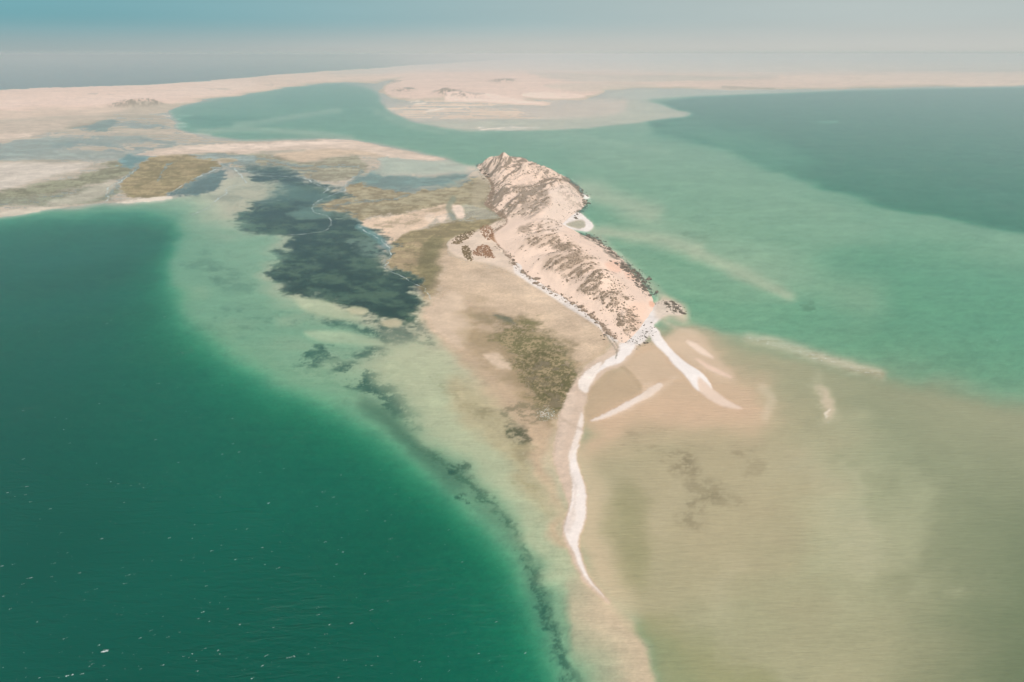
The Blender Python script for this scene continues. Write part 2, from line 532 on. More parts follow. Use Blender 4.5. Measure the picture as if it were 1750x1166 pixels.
# brown weed on the silt
for cx, cy, rx, ry, k in ((1100, 730, 42, 14, .8), (1062, 742, 30, 10, .7), (1145, 722, 22, 10, .7), (1098, 760, 30, 9, .6), (1150, 782, 34, 16, .9),
                          (1168, 800, 26, 20, .95), (1210, 835, 42, 22, .75), (1188, 875, 18, 24, .85), (1240, 850, 40, 16, .6),
                          (1280, 770, 34, 14, .7), (1305, 800, 26, 12, .5), (1190, 765, 24, 8, .5), (1390, 518, 18, 9, .8),
                          (1185, 400, 22, 6, .7), (1130, 440, 12, 4, .5)):
    put(area(ell(cx, cy, rx, ry), max(8, ry * 0.9), 10, 5), col=(0.22, 0.165, 0.095), k=.6 * k, patch=(NF1 + 0.5 * NM, -.02, 0.4))

# ---- sandbanks running out from the island's right shore
for P, w, sf, k, dv in (([(985, 322), (1010, 326), (1060, 345), (1120, 365)], 34, 30, .8, .7), ([(1030, 395), (1080, 405), (1140, 412), (1190, 428)], 26, 24, .85, .55),
                        ([(1190, 428), (1250, 458), (1300, 480), (1350, 506)], 20, 20, .85, .6), ([(1100, 380), (1200, 420), (1320, 465), (1480, 510)], 70, 70, .5, .9),
                        ([(1285, 578), (1340, 592), (1420, 618), (1500, 640)], 20, 18, .9, .15), ([(1180, 560), (1250, 575), (1330, 588)], 16, 16, .6, .35),
                        ([(960, 226), (1060, 246), (1140, 262)], 8, 8, .5, 1.2), ([(880, 230), (1000, 248), (1120, 290)], 14, 14, .3, 1.4)):
    put(stroke(P, w, sf, 4), dep=dv, k=k)
put(stroke([(1285, 578), (1340, 592), (1420, 618), (1500, 640)], 17, 18, 6, 3), col=(0.60, 0.52, 0.40), k=.55, patch=(NS + .5 * NF1, -.15, .35))
put(area([(1012, 396), (1050, 412), (1100, 432), (1160, 455), (1230, 475), (1290, 493), (1350, 512), (1300, 520), (1200, 512), (1130, 495), (1095, 470), (1050, 432)], 9, 4), dep=1.7, k=.9)
put(area([(1130, 500), (1250, 505), (1400, 530), (1500, 570), (1400, 600), (1280, 570), (1190, 545)], 40, 8), dep=1.9, k=.6)
put(stroke([(1000, 380), (1040, 425), (1080, 460), (1110, 490), (1150, 520), (1170, 545)], 16, 16, 3), dep=.5, k=.8)

# ---- far land: dry peninsula on the left, desert coast behind
far_land = [(-1500, 215), (-400, 172), (0, 154), (120, 150.5), (250, 146), (320, 141), (400, 135), (480, 128), (560, 122), (640, 117), (740, 109), (900, 101), (1100, 96),
            (3200, 94), (3200, 136), (2200, 146), (1750, 150), (1600, 152.5), (1450, 156), (1330, 160), (1250, 163), (1150, 166), (1098, 170), (1125, 177), (1160, 188),
            (1183, 197), (1140, 203), (1080, 210), (1000, 218), (900, 223), (830, 223.5), (760, 219), (700, 207), (665, 192), (650, 177), (642, 160),
            (625, 150), (580, 143.5), (520, 148), (450, 158), (380, 170), (310, 182), (288, 190), (300, 200), (310, 208), (296, 216), (320, 226), (420, 240), (560, 236), (640, 244), (700, 256), (760, 270), (800, 283), (830, 292),
            (860, 330), (870, 380), (770, 420), (740, 500), (640, 470), (560, 330), (420, 300), (380, 305), (320, 335), (240, 345), (160, 348), (60, 362), (0, 372), (-400, 392), (-1500, 470)]
X, Y = PX + 2.0 * NS + 1.5 * NF1, PY + 0.9 * NS + 0.5 * NF2
sdf_land = seg_dist(far_land, X, Y, True, True)
m = sstep(-2.0, 2.0, sdf_land)
DEP = DEP * (1 - m) + 0.10 * m
GR = GR * (1 - m[..., None]) + alb((0.50, 0.41, 0.31)) * m[..., None]
# ocean beyond the peninsula
put(area([(-1500, 213), (-400, 170), (0, 152.5), (120, 149), (250, 144.5), (320, 139.5), (400, 133.5), (480, 126.5), (560, 120.5), (640, 115.5), (740, 107.5), (900, 99.5), (1000, 90), (-1500, 90)], 1.2, n=1), dep=14)
# lagoon arm
put(area([(300, 190), (370, 173), (450, 160), (520, 150), (580, 146), (625, 152), (640, 165), (652, 188), (700, 214), (780, 228), (700, 236), (600, 232), (480, 232), (400, 226), (330, 210)], 14, 4, n=2), dep=2.4)
put(area([(300, 200), (400, 198), (470, 204), (400, 214), (330, 212)], 16, 4), dep=3.6, k=.7)
put(area([(470, 160), (560, 148), (625, 152), (640, 175), (600, 195), (500, 190)], 30, 8), dep=3.0, k=.7)
put(stroke([(400, 214), (470, 205), (540, 194), (580, 188)], 9, 9, 2), dep=1.2, k=.85)
put(stroke([(340, 224), (440, 222), (520, 228), (600, 236)], 10, 10, 2), dep=0.9, k=.8)
put(stroke([(640, 190), (690, 212), (760, 226)], 10, 10, 2), dep=1.2, k=.6)

# dry sand of the peninsula
pen = [(-1500, 214), (-400, 171), (0, 154), (120, 150.5), (250, 146), (320, 141), (400, 135), (480, 128), (560, 122), (640, 118), (740, 112), (760, 122), (690, 133), (640, 140), (590, 139),
       (520, 145), (450, 154), (400, 163), (310, 176), (280, 180), (240, 185), (120, 189), (0, 192), (-400, 205), (-1500, 270)]
put(area(pen, 3, 2, n=1), col=(0.76, 0.545, 0.425), dep=-4, cls=3)
put(area([(-900, 245), (0, 192), (120, 188), (230, 186), (180, 200), (100, 215), (0, 228), (-900, 300)], 14, 6), col=(0.62, 0.47, 0.36), dep=-0.15)
put(area([(-900, 215), (0, 172), (200, 168), (310, 150), (420, 140), (430, 150), (320, 172), (200, 181), (0, 188), (-900, 260)], 8, 5), col=(0.80, 0.59, 0.475), k=.6)
# desert coast
coast = [(742, 111), (900, 101), (1100, 96), (3200, 94), (3200, 132), (2200, 140), (1750, 144), (1600, 147), (1450, 150), (1250, 152), (1100, 150), (1040, 152), (1000, 168),
         (940, 168), (880, 172), (820, 166), (760, 168), (700, 172), (668, 166), (655, 155), (660, 145), (690, 135)]
put(area(coast, 4, 3, 1, n=1), col=(0.74, 0.53, 0.42), dep=-4, cls=3)
put(area([(3200, 121), (1750, 126), (1500, 128), (1350, 131), (1350, 136), (1500, 143), (1750, 147), (3200, 138)], 5, 2), col=(0.80, 0.58, 0.455), k=.7)
put(area([(3200, 112), (1750, 117), (1600, 118), (1450, 121), (1600, 123), (1750, 123), (3200, 118)], 2, 1), col=(0.30, 0.27, 0.22), k=.6)
put(area([(900, 123), (1000, 127), (1200, 130), (1330, 132), (1200, 140), (1050, 142), (950, 136)], 6, 2), col=(0.40, 0.40, 0.34), dep=.15, k=.5)
put(stroke([(1235, 150), (1280, 151.5), (1322, 152)], 3, 4, 1), col=(0.16, 0.18, 0.14), k=.5)
put(area([(1030, 160), (1180, 152), (1330, 154), (1450, 153), (1330, 160), (1150, 166), (1098, 171)], 4, 1), col=(0.62, 0.50, 0.40), dep=0.35)
# submerged sand delta in front of it
delta = [(700, 178), (760, 172), (850, 174), (940, 172), (1010, 172), (1070, 172), (1130, 180), (1180, 197), (1120, 205), (1000, 218), (900, 223), (830, 223), (760, 218), (700, 206), (668, 192), (660, 180)]
put(area(delta, 5, 3), col=(0.60, 0.475, 0.365), dep=0.1)
put(area(delta, 8, 3), col=(0.66, 0.51, 0.39), dep=-.06, k=.8, patch=(NS + .5 * N1, -.1, .35))
put(area([(900, 178), (1000, 176), (1080, 178), (1120, 190), (1000, 200), (900, 196)], 16, 4), col=(0.66, 0.50, 0.38), dep=0.05, k=.8)
put(area([(1080, 172), (1130, 178), (1182, 197), (1130, 203), (1050, 211), (960, 219), (860, 222), (760, 216), (720, 208), (860, 206), (980, 202), (1060, 194)], 8, 3), dep=0.5, k=.8)
put(area([(780, 158), (840, 162), (880, 170), (940, 178), (880, 178), (820, 174), (760, 172)], 4, 2), col=(0.88, 0.64, 0.52), dep=-.6, k=.8)
put(area([(900, 160), (960, 158), (1000, 166), (960, 170), (900, 168)], 3, 2), col=(0.90, 0.66, 0.53), dep=-1, k=.8)
put(area([(930, 146), (1000, 142), (1120, 146), (1100, 152), (1010, 158), (950, 154)], 6, 2), col=(0.50, 0.44, 0.35), k=.5)
for P, w in (([(820, 222), (880, 218), (920, 218)], 2.4), ([(848, 223.5), (900, 220.5)], 1.6), ([(818, 218), (826, 218)], 2), ([(700, 175), (716, 173)], 1.6), ([(712, 178), (728, 176)], 1.8),
             ([(728, 190), (745, 187.5), (757, 186.5)], 3), ([(272, 199), (330, 197)], 1.8), ([(260, 208), (302, 211), (318, 211)], 2), ([(284, 216), (320, 215.5)], 1.8),
             ([(280, 229), (340, 229), (360, 229.5)], 1.8), ([(1395, 207.5), (1432, 208)], 1.8), ([(298, 204), (312, 201)], 1.6)):
    put(stroke(P, w, 2.2, 0, 1.2), col=(0.78, 0.68, 0.57), dep=-0.15, k=.75)
# far plain painted toward the haze's grey-beige, so it melts into the horizon
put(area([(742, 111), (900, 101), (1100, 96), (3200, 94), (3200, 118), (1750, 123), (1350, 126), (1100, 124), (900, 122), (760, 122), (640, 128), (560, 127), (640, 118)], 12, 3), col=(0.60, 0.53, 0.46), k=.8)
# far-off dark scrub patches on the sand
for cx, cy, rx, ry, k in ((677, 139.5, 10, 1.3, .9), (700, 152.5, 9, 1.8, .8), (765, 158, 26, 4, .45), (800, 162, 30, 3, .5), (372, 154, 22, 1.2, .5), (460, 147, 8, 1, .5), (870, 136.5, 12, 1.3, .4), (160, 162, 8, 1.2, .4), (190, 163, 8, 1, .4)):
    put(area(ell(cx, cy, rx, ry), 2, 1, 1), col=(0.20, 0.20, 0.16), k=k)

# ---- broad tidal flats on the left
flats = [(-1500, 320), (0, 206), (120, 200), (230, 192), (300, 205), (300, 216), (330, 230), (420, 243), (560, 240), (640, 248), (740, 268), (800, 285), (840, 320), (850, 350), (800, 400), (770, 420), (750, 500),
         (700, 480), (600, 370), (540, 350), (560, 330), (480, 305), (400, 292), (370, 320), (290, 342), (180, 348), (60, 360), (0, 370), (-400, 390), (-1500, 470)]
put(area(flats, 10, 4), col=(0.50, 0.42, 0.325), dep=0.04)
put(area(flats, 10, 4), col=(0.57, 0.465, 0.36), dep=-.06, k=.9, patch=(NS + .4 * NF1, -.12, .3), cls=None)
put(area(flats, 10, 4), col=(0.20, 0.215, 0.165), k=.5, patch=(NS + .3 * N1 + .3 * NF1, 0.05, 0.25))
# weed and standing water, far flats
for P, sf, c, dv, k in (
    ([(112, 218), (140, 208), (185, 205), (200, 212), (178, 222), (150, 221)], 6, (0.15, 0.18, 0.13), .1, .95),
    ([(180, 214), (240, 212), (300, 216), (240, 219)], 5, (0.20, 0.22, 0.18), .1, .7),
    ([(0, 246), (70, 238), (140, 236), (220, 236), (262, 238), (210, 246), (130, 250), (60, 262), (-60, 268)], 10, (0.21, 0.235, 0.185), .12, .6),
    ([(-200, 270), (0, 262), (100, 256), (200, 262), (250, 265), (220, 275), (120, 274), (0, 274), (-200, 290)], 10, (0.27, 0.28, 0.225), .12, .6),
    ([(150, 296), (190, 280), (230, 285), (215, 300), (180, 312), (100, 330), (0, 344), (-300, 372), (-300, 345), (0, 326), (90, 308)], 8, (0.19, 0.185, 0.115), -.05, .9),
    ([(-200, 352), (0, 342), (110, 330), (200, 318), (195, 336), (140, 346), (60, 352), (0, 354), (-200, 368)], 6, (0.17, 0.18, 0.12), .0, .75),
    ([(220, 262), (262, 260), (270, 268), (240, 276), (222, 288), (205, 280)], 5, (0.16, 0.24, 0.24), .5, .85),
    ([(205, 322), (222, 300), (238, 282), (262, 270), (300, 266), (350, 270), (376, 284), (345, 300), (310, 320), (285, 338), (230, 340)], 4, (0.235, 0.19, 0.095), -.1, .95),
    ([(288, 337), (308, 320), (350, 301), (388, 290), (384, 308), (372, 322), (340, 333), (300, 338)], 5, (0.085, 0.115, 0.105), .35, .95),
    ([(300, 258), (360, 262), (420, 264), (470, 268), (500, 274), (560, 272), (612, 268), (628, 290), (600, 306), (556, 308), (520, 300), (470, 294), (430, 292), (405, 285), (370, 272), (310, 266)], 6, (0.23, 0.215, 0.145), -.02, .85),
    ([(320, 268), (380, 266), (440, 272), (420, 282), (370, 274)], 6, (0.26, 0.28, 0.25), .2, .7),
    ([(600, 312), (640, 292), (655, 300), (720, 306), (770, 300), (800, 297), (792, 310), (720, 320), (640, 322)], 6, (0.15, 0.20, 0.18), .45, .85),
    ([(648, 286), (660, 266), (740, 272), (800, 282), (806, 292), (740, 297), (680, 299), (640, 294)], 8, (0.55, 0.50, 0.40), .35, .9),
    ([(536, 352), (560, 338), (592, 326), (606, 314), (650, 318), (720, 324), (790, 312), (822, 304), (838, 322), (834, 350), (850, 366), (800, 352), (760, 352), (700, 364), (640, 372), (612, 380), (596, 366), (555, 364)], 4, (0.245, 0.20, 0.115), -.1, .95),
    ([(800, 345), (840, 350), (856, 368), (850, 380), (810, 390), (780, 388), (772, 372)], 10, (0.30, 0.27, 0.18), .02, .8),
    ([(658, 412), (700, 396), (740, 386), (772, 378), (800, 378), (850, 374), (858, 380), (800, 402), (772, 414), (766, 432), (756, 460), (748, 492), (738, 508), (718, 492), (690, 472), (664, 455), (670, 434)], 6, (0.22, 0.175, 0.085), -.1, .92)):
    put(area(P, sf, 4, 4), col=c, dep=dv, k=k, cls=1 if dv < .02 else None)
    if c[0] < .4:
        put(area(P, sf, 4, 4), col=tuple(1.7 * v + .03 for v in c), k=.5, patch=(NF1 + .6 * NS, .12, .2))
put(area([(536, 352), (600, 326), (720, 322), (822, 304), (838, 330), (800, 350), (700, 362), (600, 368)], 6, 3), col=(0.36, 0.32, 0.21), k=.55, patch=(NF1 + NM, .1, .35))
put(area([(205, 322), (262, 270), (350, 270), (345, 300), (285, 338)], 5, 3), col=(0.36, 0.26, 0.15), k=.5, patch=(NF1 + NM, .1, .4))
put(area([(670, 430), (705, 412), (725, 430), (715, 455), (690, 468), (668, 452)], 8, 4), col=(0.42, 0.31, 0.19), k=.6, patch=(NF2, -.1, .4))
put(area([(720, 420), (760, 408), (750, 480), (728, 490), (715, 465)], 12, 6), col=(0.16, 0.145, 0.07), k=.6)
# tidal creeks
for P, w in (([(262, 262), (240, 274), (232, 290), (216, 304), (196, 318), (184, 334)], 4), ([(400, 278), (380, 284), (352, 298), (318, 316), (290, 334)], 3), ([(380, 280), (410, 294), (470, 298), (530, 306), (560, 322)], 4),
             ([(620, 290), (606, 306), (592, 320), (560, 337), (536, 352)], 4), ([(640, 318), (700, 324), (770, 318), (815, 306)], 3), ([(540, 362), (600, 370), (640, 404), (668, 430), (656, 455)], 5),
             ([(240, 240), (300, 246), (250, 254), (180, 258)], 3), ([(90, 250), (150, 246), (210, 250)], 3), ([(440, 272), (480, 280), (540, 284), (610, 282)], 2.5), ([(300, 276), (280, 290), (268, 306)], 2), ([(700, 330), (660, 340), (610, 344), (570, 352)], 2.5)):
    put(stroke(P, w, 3, 3, 3), col=(0.14, 0.19, 0.18), dep=.3, k=.55)
# exposed sand on the flats
for P, sf, c, k in (
    ([(225, 266), (290, 254), (420, 246), (540, 240), (610, 240), (650, 250), (700, 262), (760, 272), (690, 272), (640, 264), (600, 262), (540, 254), (470, 258), (420, 263), (360, 262), (280, 268)], 5, (0.64, 0.50, 0.39), .9),
    ([(470, 268), (500, 260), (560, 254), (620, 258), (660, 268), (600, 266), (550, 272), (510, 276)], 5, (0.58, 0.44, 0.31), .9),
    ([(300, 252), (420, 247), (560, 241), (600, 242), (520, 249), (400, 256)], 4, (0.78, 0.63, 0.51), .6),
    ([(-500, 320), (-100, 288), (0, 279), (90, 280), (158, 280), (120, 294), (60, 306), (0, 323), (-300, 358)], 6, (0.60, 0.52, 0.43), .9),
    ([(-10, 230), (30, 226), (55, 230), (40, 235), (0, 236)], 3, (0.80, 0.63, 0.50), .8),
    ([(-200, 222), (0, 208), (110, 204), (180, 200), (150, 214), (90, 222), (0, 242), (-200, 262)], 10, (0.56, 0.44, 0.34), .7),
    ([(612, 382), (640, 374), (690, 366), (750, 352), (776, 348), (772, 360), (745, 372), (732, 386), (702, 396), (674, 408), (652, 412), (632, 402)], 5, (0.70, 0.52, 0.37), .92),
    (ell(783, 362, 11, 12), 4, (0.76, 0.60, 0.47), .95), (ell(734, 373, 9, 7), 3, (0.74, 0.58, 0.44), .9), (ell(754, 373, 7, 7), 3, (0.72, 0.56, 0.43), .8),
    ([(640, 415), (662, 408), (690, 396), (680, 408), (660, 418)], 3, (0.66, 0.50, 0.36), .9),
    ([(0, 362), (50, 356), (110, 352), (60, 364), (0, 372), (-100, 380), (-100, 372)], 4, (0.62, 0.54, 0.42), .8),
    ([(80, 346), (130, 332), (170, 318), (200, 312), (185, 330), (150, 342), (100, 350)], 8, (0.50, 0.45, 0.35), .7),
    ([(200, 346), (240, 341), (288, 337), (292, 342), (240, 347)], 3, (0.72, 0.62, 0.50), .85),
    ([(370, 272), (400, 270), (405, 276), (380, 278)], 3, (0.40, 0.32, 0.20), .8)):
    put(area(P, sf, 2, 1.5), col=c, dep=-.2, k=k, cls=1)
put(area([(640, 374), (700, 366), (770, 352), (740, 372), (690, 392), (650, 404)], 6, 4), col=(0.33, 0.26, 0.16), k=.7, patch=(N1 + NF1, .2, .2))
put(stroke([(775, 340), (768, 356), (772, 372)], 10, 6, 2), col=(0.22, 0.24, 0.17), k=.8)

# ---- drowned seagrass meadow
meadow = [(405, 368), (440, 347), (482, 322), (440, 316), (424, 302), (402, 291), (470, 297), (530, 305), (556, 320), (584, 326), (560, 336), (536, 352), (546, 363), (600, 369), (612, 386), (640, 404), (660, 416),
          (668, 436), (654, 456), (690, 473), (720, 491), (736, 506), (716, 522), (724, 552), (700, 560), (660, 548), (610, 524), (545, 516), (480, 492), (458, 468), (472, 432), (494, 410), (440, 402), (405, 384)]
put(area(meadow, 14, 12, 9, ws=7), col=(0.020, 0.034, 0.020), dep=.9, k=.97)
put(area(meadow, 10, 8, 6, ws=5), col=(0.10, 0.12, 0.08), k=.5, patch=(NS * .6 + NM + .3 * NF1, .12, .25))
put(area(meadow, 26, 10, 8), col=(0.13, 0.135, 0.075), k=.6, patch=(NM + .7 * NF1, .16, .2))
put(area(meadow, 8, 6, 5), col=(0.008, 0.016, 0.010), k=.6, patch=(-NM + .5 * NF2, .1, .25))
put(area([(300, 400), (400, 370), (470, 410), (450, 480), (540, 525), (640, 560), (760, 600), (850, 720), (930, 860), (900, 930), (820, 850), (700, 740), (560, 670), (400, 580), (320, 500)], 40, 10), col=(0.22, 0.25, 0.165), k=.42, patch=(NM + .8 * NF1, .08, .25))
put(area([(480, 318), (530, 322), (560, 336), (540, 350), (500, 345), (430, 352)], 14, 8), col=(0.14, 0.19, 0.165), dep=.7, k=.6)
put(area([(590, 410), (630, 405), (660, 418), (664, 438), (640, 436), (606, 424)], 12, 5, 4), col=(0.30, 0.29, 0.24), k=.7, patch=(NF1, -.2, .4))
put(area([(490, 362), (530, 354), (560, 366), (520, 372)], 10, 5, 4), col=(0.26, 0.29, 0.25), k=.6)
put(stroke([(612, 388), (640, 405), (668, 424)], 10, 6, 3), col=(0.22, 0.32, 0.33), k=.6)
# mint shelf between the meadow and the open water: patches of weed, paler sand
put(area([(310, 420), (380, 390), (460, 410), (470, 440), (450, 480), (500, 520), (620, 570), (600, 610), (480, 590), (380, 550), (320, 490)], 60, 20), col=(0.54, 0.47, 0.36), dep=1.8, k=.75)
for cx, cy, rx, ry, k in ((395, 475, 40, 20, .35), (355, 455, 20, 26, .3), (430, 540, 60, 18, .35), (420, 345, 60, 22, .4), (560, 610, 30, 16, .8), (540, 600, 16, 9, .7), (600, 590, 40, 12, .4), (630, 640, 46, 26, .85), (680, 690, 40, 24, .95),
                          (720, 712, 26, 16, .8), (660, 660, 40, 26, .7), (618, 660, 34, 18, .6), (580, 580, 16, 4, .8), (640, 590, 26, 14, .8), (660, 570, 40, 14, .9), (700, 580, 30, 12, .8), (730, 575, 14, 14, .7),
                          (640, 560, 60, 12, .8), (600, 545, 40, 10, .7), (560, 540, 60, 8, .5), (700, 640, 40, 14, .35), (760, 665, 22, 9, .6), (820, 700, 18, 8, .5), (775, 690, 30, 12, .4), (840, 715, 18, 12, .5), (560, 500, 50, 8, .3)):
    put(area(ell(cx, cy, rx, ry), max(10, ry), 16, 6), col=(0.075, 0.105, 0.075), k=k, patch=(NM + .5 * NF1, -.02, .3))
put(area([(545, 545), (600, 548), (640, 556), (680, 566), (700, 585), (660, 600), (640, 590), (600, 568)], 14, 8, 4), col=(0.10, 0.13, 0.095), k=.75, patch=(NM, -.25, .3))
put(area([(500, 510), (545, 512), (580, 526), (620, 548), (580, 546), (530, 535)], 10, 4), col=(0.62, 0.53, 0.37), dep=.5, k=.8)
put(area([(592, 528), (610, 520), (630, 526), (622, 538), (600, 538)], 6, 3), col=(0.60, 0.49, 0.33), dep=.3, k=.85)
put(area([(520, 565), (580, 565), (640, 582), (655, 592), (600, 590), (540, 582)], 8, 4), col=(0.60, 0.52, 0.37), dep=.6, k=.75)
put(area([(650, 552), (675, 545), (690, 556), (670, 564)], 6, 3, 2), col=(0.60, 0.47, 0.32), dep=.2, k=.8)
# dark weed fringe along the drop-off
put(stroke([(700, 738), (740, 775), (780, 806), (800, 822), (820, 838), (850, 872), (880, 910), (900, 945), (915, 975)], 11, 9, 5, 6), col=(0.06, 0.085, 0.05), k=.9, patch=(NM + .6 * NF1, -.2, .35))
put(stroke([(640, 700), (700, 742), (740, 778), (790, 818), (830, 860), (870, 908), (905, 960), (925, 1010), (940, 1060)], 30, 34, 6), col=(0.20, 0.215, 0.14), k=.5)
put(stroke([(620, 690), (680, 735), (730, 780), (780, 826)], 26, 26, 5), col=(0.16, 0.17, 0.11), k=.6)
put(stroke([(915, 985), (925, 1030), (945, 1080), (960, 1120), (985, 1170), (1010, 1240)], 20, 16, 9, 5), col=(0.05, 0.075, 0.05), k=.8, patch=(NM + .4 * NF1, -.3, .35))
for cx, cy, r_ in ((790, 846, 6), (803, 856, 4), (772, 803, 9), (795, 798, 10)):
    put(area(ell(cx, cy, r_ * 1.2, r_ * .7), 8, 4, 5), col=(0.06, 0.08, 0.05), k=.85, patch=(NF1, -.3, .3))

# ---- wet tan flats between the weed and the spit
wet = [(768, 424), (800, 446), (860, 458), (900, 478), (960, 512), (1020, 544), (1048, 566), (1040, 600), (1005, 620), (985, 645), (962, 690), (946, 740), (938, 790), (950, 850), (972, 920), (985, 960),
       (962, 950), (938, 905), (918, 860), (905, 810), (880, 760), (850, 710), (815, 665), (790, 625), (760, 590), (735, 560), (722, 525), (738, 508), (750, 480)]
put(area(wet, 30, 8, n=2), col=(0.50, 0.375, 0.255), dep=.03)
put(area([(760, 440), (800, 446), (900, 480), (1010, 545), (1040, 575), (1010, 610), (960, 600), (900, 545), (830, 520), (770, 500)], 30, 8), col=(0.56, 0.42, 0.29), dep=-.08, cls=1)
put(area([(738, 512), (770, 500), (800, 540), (806, 580), (790, 600), (760, 585), (736, 560), (724, 530)], 14, 6, 2), col=(0.60, 0.46, 0.33), dep=-.02, k=.85)
for P, w in (([(800, 470), (860, 486), (920, 515), (960, 545)], 14), ([(830, 462), (900, 492), (970, 535), (1000, 560)], 8)):
    put(stroke(P, w, w, 4), col=(0.64, 0.49, 0.35), k=.5)
# pale-green shallows west of the spit
put(area([(640, 620), (700, 590), (760, 600), (800, 640), (850, 700), (890, 760), (920, 850), (960, 940), (985, 990), (940, 1000), (900, 930), (850, 850), (790, 790), (720, 730)], 60, 14), col=(0.58, 0.49, 0.34), dep=.45, k=.8)
put(area([(780, 640), (850, 690), (890, 760), (910, 820), (925, 880), (905, 860), (870, 800), (820, 740), (770, 690)], 30, 10), col=(0.46, 0.37, 0.23), dep=.12, k=.8)
# algae beds
put(area([(780, 520), (830, 530), (870, 545), (930, 570), (985, 605), (985, 645), (960, 690), (940, 720), (905, 700), (870, 650), (830, 610), (800, 580)], 40, 16, 5), col=(0.33, 0.245, 0.135), k=.8, patch=(NM + N1, -.35, .4))
put(area([(850, 566), (872, 552), (905, 553), (945, 578), (975, 602), (984, 640), (966, 676), (945, 712), (922, 704), (898, 664), (890, 640), (880, 620), (858, 594)], 26, 12, 9), col=(0.135, 0.125, 0.050), dep=-.03, k=.9, patch=(NM + NF1, -.45, .3), cls=1)
put(area([(895, 600), (940, 600), (975, 640), (955, 690), (930, 700), (905, 660)], 20, 8, 3), col=(0.11, 0.098, 0.038), k=.7)
put(area([(855, 556), (975, 596), (980, 690), (900, 700)], 20, 6, 4), col=(0.36, 0.27, 0.155), k=.7, patch=(NF1 + .7 * NX, .16, .2))
put(area([(832, 608), (850, 606), (872, 622), (878, 634), (860, 634), (840, 622)], 12, 4, 3), col=(0.63, 0.48, 0.345), dep=-.05, k=.85)
put(area(ell(860, 546, 16, 7, 20), 10, 5, 3), col=(0.12, 0.125, 0.07), k=.85)
put(area(ell(884, 740, 20, 16, 30), 12, 8, 5), col=(0.075, 0.078, 0.035), k=.92, patch=(NF1 + NM, -.5, .5))
put(area([(860, 700), (905, 690), (935, 705), (925, 722), (890, 722), (860, 718)], 12, 6, 5), col=(0.18, 0.155, 0.085), k=.75, patch=(NF1 + .5 * NM, -.05, .25))
put(area(ell(895, 772, 18, 24, -30), 20, 8, 4), col=(0.26, 0.20, 0.11), k=.6, patch=(NF1 + NM, -.2, .4))
for cx, cy, rx, ry, k in ((830, 550, 34, 10, .5), (815, 700, 30, 10, .4), (765, 660, 20, 8, .4), (850, 640, 40, 12, .4), (838, 712, 24, 12, .5), (900, 830, 20, 14, .4)):
    put(area(ell(cx, cy, rx, ry, 25), max(10, ry), 10, 6), col=(0.24, 0.19, 0.10), k=k, patch=(NM + .6 * NF1, -.05, .3))

# ---- wet sand round the spit's right arm
put(area([(1020, 640), (1060, 615), (1100, 590), (1130, 575), (1165, 560), (1215, 585), (1260, 620), (1300, 660), (1310, 700), (1280, 740), (1180, 735), (1080, 740), (1010, 790), (990, 770), (1002, 700)], 80, 14), col=(0.54, 0.395, 0.27), dep=.06)
put(area([(1005, 690), (1008, 662), (1040, 632), (1075, 645), (1092, 668), (1060, 692), (1014, 716)], 10, 4), col=(0.47, 0.35, 0.23), dep=.05, k=.9)
put(area([(1060, 622), (1084, 600), (1112, 582), (1140, 615), (1165, 650), (1130, 650), (1096, 664), (1078, 640)], 8, 3), col=(0.54, 0.40, 0.27), dep=-.02, k=.9)
put(area([(1135, 585), (1165, 560), (1200, 580), (1240, 620), (1255, 650), (1210, 640), (1160, 606)], 18, 5), col=(0.60, 0.46, 0.33), dep=0.03, k=.8)
put(stroke([(1050, 715), (1110, 700), (1200, 705), (1290, 712)], 40, 40, 5), col=(0.60, 0.42, 0.29), k=.5)
put(stroke([(1300, 660), (1318, 680), (1306, 715)], 14, 12, 4), col=(0.64, 0.50, 0.37), k=.5)
put(stroke([(1060, 622), (1082, 648), (1092, 664)], 8, 6, 2), col=(0.44, 0.33, 0.215), k=.8)
put(stroke([(960, 780), (985, 800), (1010, 860), (1010, 930), (1040, 1010), (1060, 1050)], 50, 50, 6), col=(0.60, 0.46, 0.32), dep=.12, k=.7)
# drowned tongue running on from the spit's end
put(area([(1000, 985), (1040, 1028), (1082, 1062), (1108, 1108), (1122, 1170), (1140, 1300), (1000, 1300), (985, 1166), (960, 1060), (970, 1000)], 36, 6), col=(0.54, 0.42, 0.30))
tong = [(965, 940), (1000, 985), (1040, 1028), (1082, 1062), (1108, 1108), (1122, 1170), (1150, 1400), (1000, 1400)]
p_, s_, X_, Y_ = region([(900, 900), (1150, 1400)], 4, 6, 0, 1)
sd_t = seg_dist(tong, X_, Y_, True, True)
edge = seg_dist([(1000, 985), (1040, 1028), (1082, 1062), (1108, 1108), (1122, 1170), (1150, 1400)], X_, Y_, False)
tm = sstep(-8, 8, sd_t) * sstep(940, 1060, PY[s_])
tv = np.interp(edge, [0, 10, 45, 90, 140], [.08, .10, .2, .7, 1.8]).astype(np.float32)
DEP[s_] = DEP[s_] * (1 - tm) + np.minimum(DEP[s_], tv) * tm
put(area([(1085, 1066), (1110, 1100), (1122, 1166), (1150, 1300), (1240, 1300), (1200, 1160), (1140, 1080)], 40, 8), col=(0.36, 0.31, 0.175), dep=.5, k=.6)

